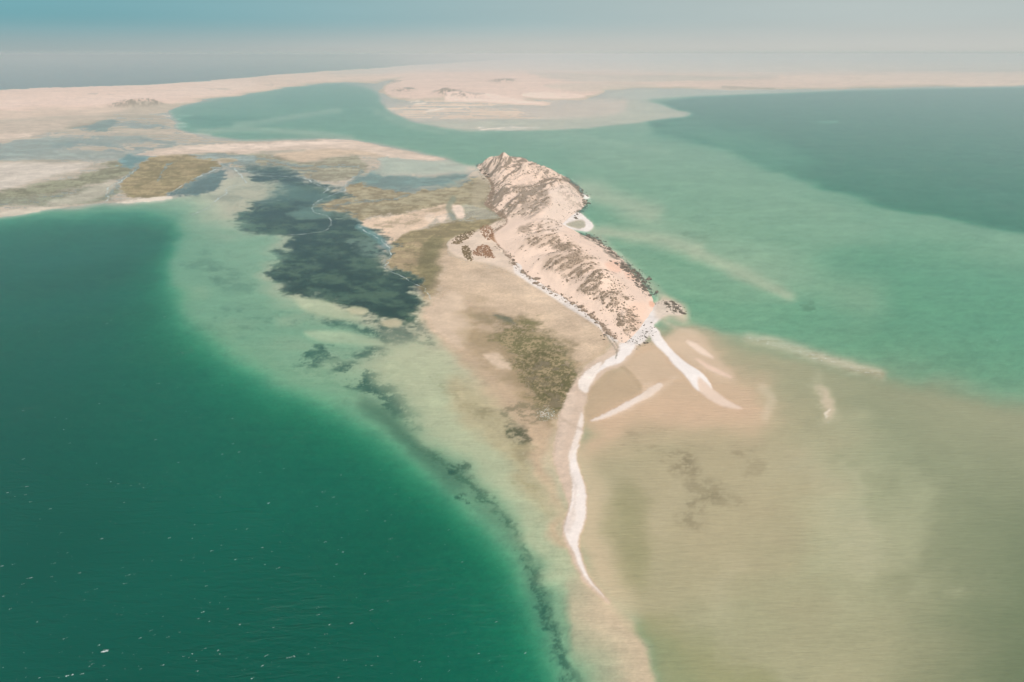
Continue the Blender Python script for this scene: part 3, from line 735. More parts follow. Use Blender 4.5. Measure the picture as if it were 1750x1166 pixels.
# ---- the dry spit
spit = [(1036, 572), (1062, 584), (1088, 586), (1082, 602), (1060, 624), (1034, 634), (1010, 660), (1000, 690), (996, 724), (984, 768), (978, 790), (992, 816), (1000, 850), (1000, 888), (990, 924), (991, 950), (1006, 986), (1030, 1016), (1042, 1029),
        (1020, 1010), (994, 982), (976, 948), (964, 902), (970, 862), (958, 820), (948, 780), (952, 742), (958, 702), (974, 666), (986, 645), (1006, 624), (1036, 606), (1048, 590)]
put(area(spit, 12, 3), col=(0.60, 0.455, 0.335), dep=-.1, k=.9)
put(area(spit, 9, 1.5, 1.2), col=(0.59, 0.45, 0.34), dep=-.3, cls=2)
put(area([(1046, 574), (1066, 586), (1086, 588), (1080, 602), (1060, 620), (1036, 628), (1016, 640), (1036, 616), (1056, 604), (1058, 590)], 4, 1.5), col=(0.79, 0.715, 0.65), dep=-.55, k=.95)
put(area([(1028, 618), (1022, 634), (1008, 660), (1004, 672), (990, 666), (987, 652), (1000, 636)], 4, 1.5), col=(0.79, 0.69, 0.60), dep=-.55, k=.95)
put(area([(990, 760), (986, 780), (994, 815), (1000, 850), (1000, 888), (990, 924), (991, 950), (1006, 986), (1034, 1020), (996, 980), (980, 945), (966, 902), (974, 862), (978, 830), (974, 800), (980, 775)], 5, 1.5), col=(0.79, 0.70, 0.625), dep=-.55, k=.95)
put(area([(968, 880), (980, 870), (984, 890), (974, 912), (966, 902)], 6, 2), col=(0.68, 0.56, 0.47), k=.6)
put(area([(994, 706), (998, 720), (986, 766), (978, 790), (972, 780), (984, 740)], 5, 1), col=(0.77, 0.67, 0.58), dep=-.5, k=.8)
put(area([(1106, 556), (1122, 562), (1142, 590), (1162, 612), (1200, 640), (1216, 664), (1192, 668), (1166, 640), (1142, 612), (1116, 582)], 4, 1.5), col=(0.80, 0.725, 0.66), dep=-.5, cls=2)
put(area([(1192, 645), (1216, 664), (1240, 682), (1268, 699), (1232, 693), (1196, 670)], 6, 1.5), col=(0.70, 0.54, 0.42), dep=-.25, cls=2)
put(area([(1011, 718), (1050, 700), (1092, 676), (1122, 656), (1130, 661), (1105, 681), (1062, 704), (1030, 716)], 4, 1.5), col=(0.74, 0.62, 0.52), dep=-.35, cls=2)
put(area([(1100, 660), (1130, 655), (1150, 648), (1120, 676), (1070, 706), (1040, 716), (1090, 690)], 12, 3), col=(0.68, 0.53, 0.40), k=.5)
put(area([(1172, 583), (1190, 588), (1214, 606), (1218, 612), (1196, 604)], 6, 1.5), col=(0.74, 0.58, 0.45), dep=-.15, cls=2)
put(area([(1188, 613), (1206, 620), (1240, 638), (1248, 645), (1215, 634)], 6, 1.5), col=(0.72, 0.53, 0.40), dep=-.15, cls=2)
put(area([(1396, 664), (1412, 668), (1424, 690), (1414, 714), (1406, 706)], 18, 6, 3), col=(0.62, 0.48, 0.36), dep=.12, k=.7)
put(area(ell(1412, 706, 3, 8, 20), 4, 2, 3), col=(0.78, 0.68, 0.58), dep=-.1, k=.6)
put(area([(960, 700), (975, 668), (985, 672), (978, 705), (968, 742), (962, 776), (956, 790), (951, 772), (954, 740)], 8, 2, 1.5), col=(0.64, 0.50, 0.385), k=.6)
put(stroke([(958, 716), (972, 724), (990, 733), (998, 738)], 5, 4, 1, 1), col=(0.50, 0.38, 0.28), k=.6)
put(stroke([(990, 668), (1003, 680), (1000, 692)], 4, 4, 1, 1), col=(0.52, 0.40, 0.30), k=.6)
put(stroke([(975, 806), (982, 836), (980, 862), (974, 884)], 4, 4, 2, 1), col=(0.64, 0.53, 0.44), k=.5)
# beach round the island's foot
put(area([(768, 414), (790, 402), (830, 390), (862, 376), (890, 400), (900, 440), (960, 495), (1030, 545), (1066, 580), (1050, 590), (1020, 560), (960, 518), (890, 475), (850, 455), (800, 444), (772, 430)], 5, 2), col=(0.66, 0.52, 0.40), dep=-.4, cls=2)
put(area([(880, 446), (890, 440), (960, 490), (1040, 550), (1062, 578), (1048, 586), (1020, 560), (960, 520), (905, 485), (876, 462)], 4, 2), col=(0.74, 0.66, 0.59), dep=-.5, k=.9)
put(area([(1066, 580), (1085, 560), (1105, 535), (1130, 512), (1165, 522), (1168, 538), (1140, 540), (1118, 556), (1106, 580), (1088, 590)], 5, 2), col=(0.74, 0.67, 0.61), dep=-.5, cls=2)
put(area([(1125, 505), (1160, 514), (1182, 530), (1170, 548), (1140, 548), (1190, 570), (1165, 565), (1120, 545)], 14, 4), col=(0.62, 0.49, 0.36), dep=0.02, k=.7)
put(area([(960, 383), (972, 372), (990, 362), (1004, 372), (1015, 385), (1004, 396), (985, 394), (966, 392)], 4, 1), col=(0.76, 0.68, 0.61), dep=-.5, cls=2)
put(area([(968, 384), (980, 378), (996, 376), (1001, 384), (994, 391), (978, 389)], 3, 1), col=(0.42, 0.36, 0.25), dep=.15, k=.95)
put(area([(990, 330), (1000, 332), (1010, 338), (1000, 341), (992, 338)], 3, 1), col=(0.85, 0.76, 0.68), dep=-.3, k=.9)
put(area([(800, 282), (822, 283), (838, 300), (834, 315), (812, 302), (795, 292)], 7, 2), col=(0.58, 0.49, 0.38), dep=-.02, k=.8)
put(area([(820, 305), (836, 310), (836, 335), (820, 345), (836, 365), (812, 356), (805, 330)], 12, 4), col=(0.40, 0.34, 0.23), dep=.0, k=.7)
# drift lines on the beach
for P, w in (([(1030, 556), (1036, 572), (1048, 590), (1054, 604), (1052, 612)], 2.6), ([(1034, 560), (1044, 576), (1054, 590), (1057, 600)], 1.8)):
    put(stroke(P, w, 2, 0, 1), col=(0.26, 0.22, 0.16), k=.85)

# thin channel: keep land above, water below
DEP = np.clip(DEP, -6, 15)
landz = np.where(CLS == 3, 1.0, 0.0)

def blur(a, k):
    for ax in (0, 1):
        p = np.pad(a, [(k, k) if i == ax else (0, 0) for i in range(2)], mode='edge')
        c = np.cumsum(p, ax, dtype=np.float64)
        c = np.insert(c, 0, 0, ax)
        a = (np.take(c, range(2 * k + 1, c.shape[ax]), ax) - np.take(c, range(0, c.shape[ax] - 2 * k - 1), ax)) / (2 * k + 1)
    return a.astype(np.float32)

ZG = -DEP
# low dunes on the far land
dz = blur(landz.astype(np.float32), 3) ** 2
ZG += dz * (7 * fbm(XW / 420, YW / 900, 40, 4) + 3)
fl = dz * sstep(.05, .3, NF1 + .5 * NS - .1)
GR = GR * (1 - .22 * fl[..., None]) + np.array((0.40, 0.31, 0.24), np.float32) * .22 * fl[..., None]
# rocky hillocks, far left and on the far coast
HILLOCKS = ((232, 181, 46, 7.5, 42), (262, 180, 24, 4, 26), (205, 184, 26, 3.5, 18), (765, 163, 30, 6, 48), (800, 166, 32, 4.5, 34), (860, 140, 30, 4, 30), (690, 156, 26, 4, 18))
for i, (hx, hy, rx, ry, hh) in enumerate(HILLOCKS):
    u = ((PX - hx) / rx) ** 2 + ((PY - hy) / ry) ** 2
    g = np.exp(-u * 1.6)
    ZG += hh * g * (0.75 + 0.5 * fbm(XW / 70 + i, YW / 200, 50 + i, 4))
    mk = np.clip(g * 1.6 - .2, 0, 1) * sstep(-.12, .18, 1.2 * NX + .8 * NF1 + .25 * (g - .5))
    GR = GR * (1 - .9 * mk[..., None]) + np.array((0.22, 0.18, 0.135), np.float32) * .9 * mk[..., None]
GR *= (1 + NK * (.12 * NM + .14 * NF1 + .08 * NS + .10 * NX))[..., None]
GR = np.clip(GR, 0.005, 0.82)

idx = np.arange(NR * NC).reshape(NR, NC)
quads = np.stack([idx[1:, :-1], idx[1:, 1:], idx[:-1, 1:], idx[:-1, :-1]], -1).reshape(-1, 4)
qcls = CLS[1:, :-1].reshape(-1)
# peninsula (left) and desert coast (right) are two pieces of land
qpx = PX[1:, :-1].reshape(-1)
qland = np.where(qcls == 3, np.where(qpx < 648, 3, 4), qcls)
V = np.stack([XW, YW, ZG], -1).reshape(-1, 3)
Cc = GR.reshape(-1, 3)
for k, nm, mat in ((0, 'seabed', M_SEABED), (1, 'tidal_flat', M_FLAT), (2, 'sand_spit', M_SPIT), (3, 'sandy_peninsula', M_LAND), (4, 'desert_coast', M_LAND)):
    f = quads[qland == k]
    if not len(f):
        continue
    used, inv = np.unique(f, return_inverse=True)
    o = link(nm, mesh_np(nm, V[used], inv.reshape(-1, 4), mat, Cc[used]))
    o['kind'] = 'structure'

# ------------------------------------------------------------------ sea surface
rs = np.unique(np.concatenate([np.arange(0, NR, 2), [NR - 1]]))
cs = np.unique(np.concatenate([np.arange(0, NC, 3), [NC - 1]]))
wd = np.clip(blur(np.clip(-ZG, -.5, 15), 1)[np.ix_(rs, cs)], 0, 15)
wi = np.arange(len(rs) * len(cs)).reshape(len(rs), len(cs))
wq = np.stack([wi[1:, :-1], wi[1:, 1:], wi[:-1, 1:], wi[:-1, :-1]], -1).reshape(-1, 4)
dry = (-ZG[np.ix_(rs, cs)] < -0.45)
dryq = dry[1:, :-1] & dry[1:, 1:] & dry[:-1, 1:] & dry[:-1, :-1]
wq = wq[~dryq.reshape(-1)]
wv = np.stack([XW[np.ix_(rs, cs)], YW[np.ix_(rs, cs)], np.zeros((len(rs), len(cs)))], -1).reshape(-1, 3)
sea = link('sea', mesh_np('sea', wv, wq, M_WATER, None, {'depth': wd.reshape(-1)}))
sea['kind'] = 'structure'

# ------------------------------------------------------------------ the island
foot_px = [(813, 284), (826, 298), (838, 312), (836, 328), (830, 348), (845, 360), (862, 374), (860, 382), (838, 400), (843, 418), (868, 440), (880, 456), (905, 478), (950, 505), (1000, 537), (1030, 562), (1052, 580), (1072, 586),
           (1090, 574), (1102, 556), (1116, 532), (1112, 514), (1110, 498), (1097, 478), (1074, 456), (1050, 436), (1022, 412), (1000, 402), (984, 396), (962, 390), (966, 378), (982, 366), (1000, 352), (996, 332), (985, 318), (965, 302), (930, 286), (890, 276), (850, 276), (825, 279)]
foot = smooth([at(*p)[:2] for p in foot_px], 3)
fx0, fy0 = foot.min(0) - 30
fx1, fy1 = foot.max(0) + 40
gx = np.arange(fx0, fx1, 2.0)
gy = np.concatenate([np.arange(fy0, 1300, 2.6), np.arange(1300, fy1, 3.6)])
IX, IY = np.meshgrid(gx.astype(np.float32), gy.astype(np.float32))
wob = 9 * fbm(IX / 34, IY / 60, 71, 4)
sdi = seg_dist(foot, IX + wob, IY + 1.4 * wob, True, True)
# crest lines: survey reading, height
crests = [
    ([(818, 282, 10), (834, 273, 26), (847, 268, 36), (861, 268, 38), (872, 277, 35), (882, 287, 31), (895, 284, 35), (922, 294, 35), (946, 304, 34), (966, 318, 28), (985, 334, 14)], 150, .80),
    ([(846, 267, 40), (850, 271, 37)], 26, 1.0), ([(860, 264.5, 46), (864, 268, 43)], 30, 1.0), ([(868, 268, 43), (874, 272, 40)], 20, 1.0), ([(893, 281, 42), (900, 285, 39)], 28, 1.0), ([(924, 291, 40), (930, 295, 37)], 24, 1.0),
    ([(850, 318, 20), (880, 322, 24), (910, 325, 28), (936, 314, 32)], 120, .9),
    ([(938, 314, 33), (938, 335, 30), (935, 352, 24), (925, 368, 18)], 70, .9),
    ([(880, 392, 9), (905, 384, 17), (930, 379, 22), (950, 384, 20), (958, 390, 12)], 55, .9),
    ([(885, 424, 7), (910, 412, 15), (935, 401, 25), (955, 402, 26), (972, 412, 22), (985, 420, 14)], 48, 1.0),
    ([(905, 450, 7), (930, 446, 12), (960, 437, 22), (985, 432, 26), (1005, 438, 22), (1020, 446, 12)], 42, 1.0),
    ([(985, 462, 14), (1000, 455, 20), (1015, 457, 20), (1030, 464, 14)], 34, .9),
    ([(996, 490, 10), (1010, 478, 18), (1024, 470, 23), (1036, 472, 21), (1050, 480, 13)], 36, 1.0),
    ([(1030, 512, 10), (1044, 505, 16), (1056, 505, 14), (1064, 512, 9)], 28, .9),
    ([(1056, 545, 7), (1068, 536, 12), (1080, 538, 10)], 26, .9),
    ([(950, 392, 20), (985, 425, 20), (1010, 460, 17), (1035, 490, 14), (1060, 525, 10), (1076, 560, 5)], 75, .8),
]
HI = np.zeros(IX.shape, np.float32)
for pts, wid, k in crests:
    w3 = np.array([at(a, b, h)[:2] + (h,) for a, b, h in pts])
    w3 = smooth(w3, 4, False)
    for (ax, ay, ah), (bx, by, bh) in zip(w3[:-1], w3[1:]):
        ex, ey = bx - ax, by - ay
        t = np.clip(((IX - ax) * ex + (IY - ay) * ey) / (ex * ex + ey * ey + 1e-6), 0, 1)
        d = np.hypot(IX - ax - ex * t, (IY - ay - ey * t) * 0.55)
        h = (ah + (bh - ah) * t) * k * np.clip(1 - d / (wid * 1.25), 0, 1) ** (1.15 if wid > 60 else 1.0) * (1.0 if wid > 60 else 1.12)
        np.maximum(HI, h, out=HI)
HI = blur(HI, 2)
shore = np.clip(sdi / 26.0, -0.6, 1)
rise = sstep(0, 1, np.clip(sdi / 45, 0, 1))
# spurs and gullies run down toward the viewer and to the left
ca, sa = math.cos(R(24)), math.sin(R(24))
SX, SY = IX * ca - IY * sa, IX * sa + IY * ca
far = sstep(1340, 1480, IY + .2 * IX)
gul = fbm(SX / 20, SY / 150, 81, 5, .55)
rid = 1 - np.abs(fbm(SX / 40, SY / 260, 85, 4)) * 2
und = fbm(IX / 60, IY / 90, 87, 4)
ca2, sa2 = math.cos(R(-38)), math.sin(R(-38))
TX, TY = IX * ca2 - IY * sa2, IX * sa2 + IY * ca2
gu2 = fbm(TX / 60, TY / 15, 83, 5, .6) * sstep(-.3, .35, fbm(IX / 70, IY / 70, 84, 2) + .1)
HZ = 3.0 * np.clip(shore, -.5, 1) + rise * (HI + far * (7.5 * gul + 5.5 * (rid - .5)) * sstep(2, 14, HI) + (1 - far) * (1.6 * und + 3.4 * gu2) * sstep(1, 9, HI))
HZ += rise * .35 * fbm(IX / 7, IY / 7, 89, 3)
CXI, CYI = chart(IX, IY, HZ)
# colours: pink dune sand, paler sand on the right slopes, brown rocky faces with their shade painted in
G2 = np.zeros(IX.shape + (3,), np.float32)
G2[:] = (0.80, 0.60, 0.465)

def tint(poly, col, soft, k, nz=None, th=0, sf=.3, w=5):
    global G2
    p = smooth(poly, 3)
    wx, wy = w * fbm(IX / 20, IY / 40, 91, 3), .6 * w * fbm(IX / 20, IY / 40, 92, 3)
    m = sstep(-soft / 2, soft / 2, seg_dist(p, CXI + wx, CYI + wy, True, True)) * k
    if nz is not None:
        m = m * sstep(th - sf, th + sf, nz)
    G2 = G2 * (1 - m[..., None]) + np.array(col, np.float32) * m[..., None]

n_r = fbm(IX / 8, IY / 14, 95, 5, .68)
n_s = fbm(SX / 14, SY / 80, 96, 5, .6)
n_t = fbm(TX / 34, TY / 8, 97, 5, .62)
shade = fbm(IX / 45, IY / 45, 98, 3)
tint([(935, 318), (960, 312), (1000, 340), (1000, 365), (960, 395), (930, 390), (925, 370), (940, 345)], (0.74, 0.59, 0.48), 14, .8)
tint([(960, 392), (1000, 402), (1050, 440), (1100, 490), (1105, 530), (1070, 500), (1020, 450), (980, 420)], (0.75, 0.565, 0.445), 12, .8)
tint([(1035, 448), (1056, 446), (1066, 462), (1054, 466), (1040, 460)], (0.76, 0.47, 0.34), 7, .7)
tint([(1070, 462), (1086, 468), (1084, 478), (1070, 476)], (0.74, 0.46, 0.33), 6, .6)
tint([(1110, 515), (1122, 520), (1118, 526), (1108, 522)], (0.72, 0.40, 0.26), 3, .8)
tint([(1076, 520), (1104, 516), (1104, 545), (1085, 560), (1070, 545)], (0.78, 0.54, 0.40), 10, .7)
mesa = [(808, 280), (862, 258), (960, 300), (958, 316), (938, 325), (935, 350), (905, 372), (880, 368), (850, 372), (836, 345), (838, 310)]
tint(mesa, (0.74, 0.555, 0.43), 10, .7)
tint(mesa, (0.20, 0.155, 0.11), 10, .88, n_s + .5 * n_r, .06, .14)
tint([(880, 322), (912, 312), (938, 322), (936, 350), (915, 362), (890, 366), (872, 370), (890, 345)], (0.30, 0.235, 0.175), 10, .7, n_r, -.25, .3)
tint([(950, 312), (980, 322), (1000, 345), (996, 360), (975, 345), (955, 330)], (0.36, 0.28, 0.21), 10, .7, n_r + n_s, .15, .2)
faces = [
    [(890, 394), (912, 383), (935, 377), (952, 383), (940, 392), (915, 398), (896, 402)],
    [(882, 428), (905, 414), (932, 401), (950, 399), (968, 410), (990, 424), (982, 432), (960, 424), (940, 414), (915, 420)],
    [(902, 416), (930, 404), (955, 404), (970, 414), (975, 430), (950, 432), (930, 424)],
    [(922, 446), (950, 436), (980, 430), (1006, 440), (1020, 448), (1000, 450), (985, 448), (960, 452), (940, 458)],
    [(930, 450), (955, 440), (985, 440), (1000, 450), (1012, 462), (1024, 474), (1005, 468), (985, 474), (965, 470), (945, 462), (930, 456)],
    [(985, 456), (1000, 452), (1018, 458), (1032, 466), (1024, 472), (1000, 474), (980, 482), (968, 476)],
    [(996, 492), (1010, 476), (1022, 469), (1030, 476), (1028, 490), (1020, 506), (1004, 502)],
    [(1030, 512), (1044, 504), (1062, 506), (1068, 516), (1056, 530), (1046, 526)],
    [(1052, 540), (1066, 533), (1082, 540), (1086, 556), (1070, 570), (1062, 556)],
]
for fc in faces:  # speckled brown cover, plus the mounds' dark shaded side put into the colour
    tint(fc, (0.25, 0.185, 0.13), 16, .85, n_t + .7 * n_r, .0, .2, w=16)
    tint(fc, (0.52, 0.38, 0.275), 16, .4, shade, -.2, .3, w=16)
# brown rocky ledge along the left shore and dark rock along the right
def edge_tint(pts, col, wpx, k, th=-.1):
    global G2
    d = seg_dist(smooth(pts, 4, False), CXI + 3 * n_r, CYI + 2 * n_s, False)
    m = (1 - sstep(wpx * .5, wpx, d)) * k * sstep(th - .25, th + .25, n_r)
    G2 = G2 * (1 - m[..., None]) + np.array(col, np.float32) * m[..., None]
edge_tint([(826, 300), (838, 314), (840, 330), (832, 348), (848, 362), (862, 376), (856, 384), (838, 396)], (0.22, 0.15, 0.095), 7, .9, -.3)
edge_tint([(838, 398), (842, 412), (848, 420)], (0.36, 0.19, 0.09), 7, .9, -.3)
edge_tint([(846, 420), (868, 440), (882, 458), (910, 482), (955, 508), (1000, 536), (1032, 562), (1050, 580)], (0.24, 0.17, 0.115), 6, .9, -.2)
edge_tint([(966, 304), (986, 320), (997, 334), (1000, 352), (988, 364)], (0.17, 0.145, 0.105), 5, .9, -.25)
edge_tint([(996, 400), (1022, 412), (1050, 438), (1076, 458), (1098, 480), (1110, 500)], (0.19, 0.155, 0.115), 8, .9, -.05)
edge_tint([(813, 284), (822, 280), (830, 290), (838, 300)], (0.20, 0.165, 0.12), 4, .8, -.2)
G2 = np.clip(G2, .01, .81)

ii = np.arange(IX.size).reshape(IX.shape)
iq = np.stack([ii[:-1, :-1], ii[:-1, 1:], ii[1:, 1:], ii[1:, :-1]], -1).reshape(-1, 4)
keep = (HZ > -1.2)
kq = (keep[:-1, :-1] & keep[:-1, 1:] & keep[1:, 1:] & keep[1:, :-1]).reshape(-1)
iq = iq[kq]
used, inv = np.unique(iq, return_inverse=True)
IV = np.stack([IX, IY, HZ], -1).reshape(-1, 3)
isl = link('island_hill', mesh_np('island_hill', IV[used], inv.reshape(-1, 4), M_HILL, G2.reshape(-1, 3)[used]))
isl['kind'] = 'structure'

def ground_z(x, y):
    """height of the highest ground at (x, y)"""
    z = -9.0
    cx, cy = chart(x, y, 0.0)
    r = min(max(int(np.searchsorted(rows, cy)), 1), NR - 1)
    c = min(max(int(np.searchsorted(cols, cx)), 1), NC - 1)
    z = float(ZG[r, c])
    i = int(np.searchsorted(gy, y)); j = int(np.searchsorted(gx, x))
    if 0 < i < len(gy) and 0 < j < len(gx):
        z = max(z, float(HZ[i, j]))
    return z

# ------------------------------------------------------------------ boulders
import bmesh
def rock_mesh(name, seed, mat, flat=.55):
    bm = bmesh.new()
    bmesh.ops.create_icosphere(bm, subdivisions=2, radius=1.0)
    rr = random.Random(seed)
    axes = [Vector((rr.uniform(-1, 1), rr.uniform(-1, 1), rr.uniform(-.5, 1))).normalized() for _ in range(7)]
    cut = [rr.uniform(.45, .85) for _ in range(7)]
    for v in bm.verts:
        for a, c in zip(axes, cut):
            d = v.co.dot(a)
            if d > c:
                v.co -= a * (d - c) * .9
        v.co *= 1 + rr.uniform(-.09, .09)
        v.co.z *= flat
    me = bpy.data.meshes.new(name)
    bm.to_mesh(me); bm.free()
    me.materials.append(mat)
    return me

ROCKS = [rock_mesh('boulder', i, M_ROCK, .45 + .1 * (i % 3)) for i in range(6)]
ROCKS_P = [rock_mesh('ledge_rock', 20 + i, M_ROCK_PALE, .4 + .08 * (i % 3)) for i in range(6)]

def scatter_along(pts, n, spread, size, meshes, name, label, cat, group, zoff=0.0):
    P = smooth([at(*p)[:2] for p in pts], 5, False)
    seg = np.hypot(*np.diff(P, axis=0).T)
    cum = np.concatenate([[0], np.cumsum(seg)])
    for k in range(n):
        u = random.random() * cum[-1]
        i = min(int(np.searchsorted(cum, u)) - 1, len(P) - 2)
        i = max(i, 0)
        f = (u - cum[i]) / max(seg[i], 1e-6)
        q = P[i] + (P[i + 1] - P[i]) * f
        x, y = q[0] + random.gauss(0, spread), q[1] + random.gauss(0, spread * 1.6)
        s = size[0] + (size[1] - size[0]) * random.random() ** 2.2
        z = max(ground_z(x, y), -0.6)
        o = link(name, random.choice(meshes))
        o.location = (x, y, z + .12 * s)
        o.rotation_euler = (random.uniform(-.2, .2), random.uniform(-.2, .2), random.uniform(0, 6.28))
        o.scale = (s * random.uniform(.9, 1.6), s * random.uniform(.7, 1.1), s * random.uniform(.75, 1.1))
        tag(o, label, cat, group)

scatter_along([(1062, 452), (1078, 464), (1090, 476), (1100, 490), (1104, 502)], 90, 7, (1.8, 4.6), ROCKS, 'boulder',
              'dark boulder in the dense rock belt on the island\'s right shore', 'boulder', 'boulders of the right shore belt')
scatter_along([(1004, 402), (1020, 412), (1036, 424), (1054, 440)], 40, 5, (1.8, 4.4), ROCKS, 'boulder',
              'dark boulder on the right shore between the white cove and the rock belt', 'boulder', 'boulders below the white cove')
scatter_along([(1140, 519), (1150, 521), (1158, 526), (1156, 532), (1148, 534)], 36, 4, (1.4, 3.8), ROCKS, 'boulder',
              'dark boulder heaped on the rocky point right of the island\'s near end', 'boulder', 'boulders of the rocky point')
scatter_along([(880, 448), (884, 456), (905, 474), (930, 492), (965, 510), (1000, 532), (1024, 552)], 44, 3, (1.8, 5.0), ROCKS_P, 'boulder',
              'tawny slab boulder in the row along the island\'s left beach', 'boulder', 'slab boulders along the left beach')
scatter_along([(1076, 580), (1084, 584), (1092, 586), (1100, 580), (1106, 566), (1112, 556)], 30, 5, (.8, 2.4), ROCKS, 'boulder',
              'dark boulder on white sand at the island\'s near foot', 'boulder', 'boulders at the near foot')
scatter_along([(970, 306), (986, 320), (996, 334), (998, 350), (988, 364), (984, 376)], 34, 6, (1.6, 4.5), ROCKS, 'boulder',
              'dark boulder along the island\'s upper right waterline', 'boulder', 'boulders of the upper right waterline')
scatter_along([(814, 284), (822, 290), (834, 306)], 16, 6, (1.6, 4.0), ROCKS, 'boulder',
              'dark boulder at the island\'s far left tip', 'boulder', 'boulders of the far tip')
scatter_along([(1031, 566), (1034, 574), (1032, 580)], 8, 1.5, (.8, 1.6), ROCKS, 'boulder',
              'small dark rock in the clump on white beach beside the drift line', 'boulder', 'rocks beside the drift line')

# ------------------------------------------------------------------ scrub on the hills (uncountable)
def clump_mesh(name, pts, mat, tall=.6):
    """pts: rows of x, y, z, size"""
    base = []
    rr = random.Random(5)
    tpl = []
    for v in range(5):
        n = 5
        ring = [(math.cos(6.283 * i / n + rr.random() * .6) * rr.uniform(.7, 1.2), math.sin(6.283 * i / n + rr.random() * .6) * rr.uniform(.7, 1.2), -.25) for i in range(n)]
        ring2 = [(x * .75 + rr.uniform(-.15, .15), y * .75 + rr.uniform(-.15, .15), tall * rr.uniform(.5, .9)) for x, y, _ in ring]
        top = (rr.uniform(-.2, .2), rr.uniform(-.2, .2), tall * rr.uniform(.95, 1.25))
        tpl.append(np.array(ring + ring2 + [top]))
    fc = []
    for i in range(5):
        j = (i + 1) % 5
        fc += [(i, j, 5 + j), (i, 5 + j, 5 + i), (5 + i, 5 + j, 10)]
    fc = np.array(fc)
    P = np.array(pts)
    pick = RNG.integers(0, 5, len(P))
    T = np.array(tpl)[pick]
    s = P[:, 3][:, None]
    a = RNG.uniform(0, 6.283, len(P))[:, None]
    x = (T[:, :, 0] * np.cos(a) - T[:, :, 1] * np.sin(a)) * s + P[:, 0][:, None]
    y = (T[:, :, 0] * np.sin(a) + T[:, :, 1] * np.cos(a)) * s + P[:, 1][:, None]
    z = T[:, :, 2] * s + P[:, 2][:, None]
    vv = np.stack([x, y, z], -1).reshape(-1, 3)
    ff = (fc[None] + (np.arange(len(P)) * 11)[:, None, None]).reshape(-1, 3)
    return mesh_np(name, vv, ff, mat, smooth_shade=False)

def scatter_on_island(polys, dens):
    """points on the island surface that read inside the polygons"""
    pts = []
    inner = (sdi > 4)
    for P, n, size in polys:
        p = smooth(P, 3)
        x0, y0 = p.min(0); x1, y1 = p.max(0)
        cand = np.argwhere(inner & (CXI > x0 - 14) & (CXI < x1 + 14) & (CYI > y0 - 10) & (CYI < y1 + 10))
        if not len(cand):
            continue
        cx, cy = CXI[cand[:, 0], cand[:, 1]], CYI[cand[:, 0], cand[:, 1]]
        d = seg_dist(p, cx, cy, True, True)
        w = sstep(-12, 7, d) ** 2 * (0.04 + sstep(-.15, .3, dens[cand[:, 0], cand[:, 1]]))
        w = w / w.sum()
        for k in RNG.choice(len(cand), min(n, len(cand)), False, w):
            i, j = cand[k]
            pts.append((IX[i, j] + RNG.uniform(-1, 1), IY[i, j] + RNG.uniform(-1, 1), HZ[i, j], size[0] + (size[1] - size[0]) * RNG.random() ** 3.5))
    return pts

sc_pts = scatter_on_island(
    [(mesa, 2800, (.6, 2.8)), ([(935, 318), (985, 322), (1000, 350), (985, 365), (950, 392), (930, 390)], 420, (.7, 1.6))]
    + [(f, 240, (.45, 2.6)) for f in faces]
    + [([(1000, 470), (1060, 480), (1090, 540), (1075, 575), (1040, 545), (1000, 500)], 380, (.6, 1.7)),
       ([(870, 400), (1000, 410), (1080, 500), (1060, 560), (900, 470)], 300, (.4, 1.2))], n_t + .5 * n_r + .3 * n_s)
sb = link('hill_scrub', clump_mesh('hill_scrub', sc_pts, M_SCRUB, .55))
tag(sb, 'dry brown scrub dotting the island\'s dunes and mesa', 'scrub', kind='stuff')

def rubble(pts, n, spread, size):
    P = smooth([at(*p)[:2] for p in pts], 5, False)
    out = []
    for _ in range(n):
        i = random.randrange(len(P) - 1)
        q = P[i] + (P[i + 1] - P[i]) * random.random()
        x, y = q[0] + random.gauss(0, spread), q[1] + random.gauss(0, spread * 1.7)
        out.append((x, y, max(ground_z(x, y), -.3), size[0] + (size[1] - size[0]) * random.random() ** 2))
    return out
dark = rubble([(1062, 450), (1078, 462), (1090, 474), (1100, 488), (1105, 503)], 620, 6.5, (.4, 1.5)) \
    + rubble([(1000, 400), (1020, 411), (1036, 423), (1062, 450)], 260, 4.5, (.4, 1.3)) \
    + rubble([(1138, 518), (1150, 521), (1159, 527), (1155, 533)], 150, 4.5, (.4, 1.3)) \
    + rubble([(966, 303), (986, 319), (997, 333), (1000, 351), (988, 364)], 200, 5, (.6, 1.8)) \
    + rubble([(1074, 578), (1086, 584), (1098, 582), (1108, 560)], 120, 5, (.3, .9)) \
    + rubble([(1120, 520), (1140, 519)], 30, 1.5, (.3, .9))
rb = link('shore_rubble', clump_mesh('shore_rubble', dark, M_ROCK, .5))
tag(rb, 'small dark broken rock strewn among the boulders of the right shore', 'rubble', kind='stuff')
pale = rubble([(846, 420), (868, 438), (882, 456), (910, 480), (955, 506), (1000, 534), (1032, 560), (1052, 580)], 520, 2.6, (.4, 1.5)) \
    + rubble([(826, 300), (838, 314), (838, 330), (832, 348), (848, 362), (862, 376), (838, 398)], 420, 6, (.6, 1.8))
rp = link('ledge_rubble', clump_mesh('ledge_rubble', pale, M_ROCK_PALE, .5))
tag(rp, 'tawny broken rock along the island\'s left foot', 'rubble', kind='stuff')

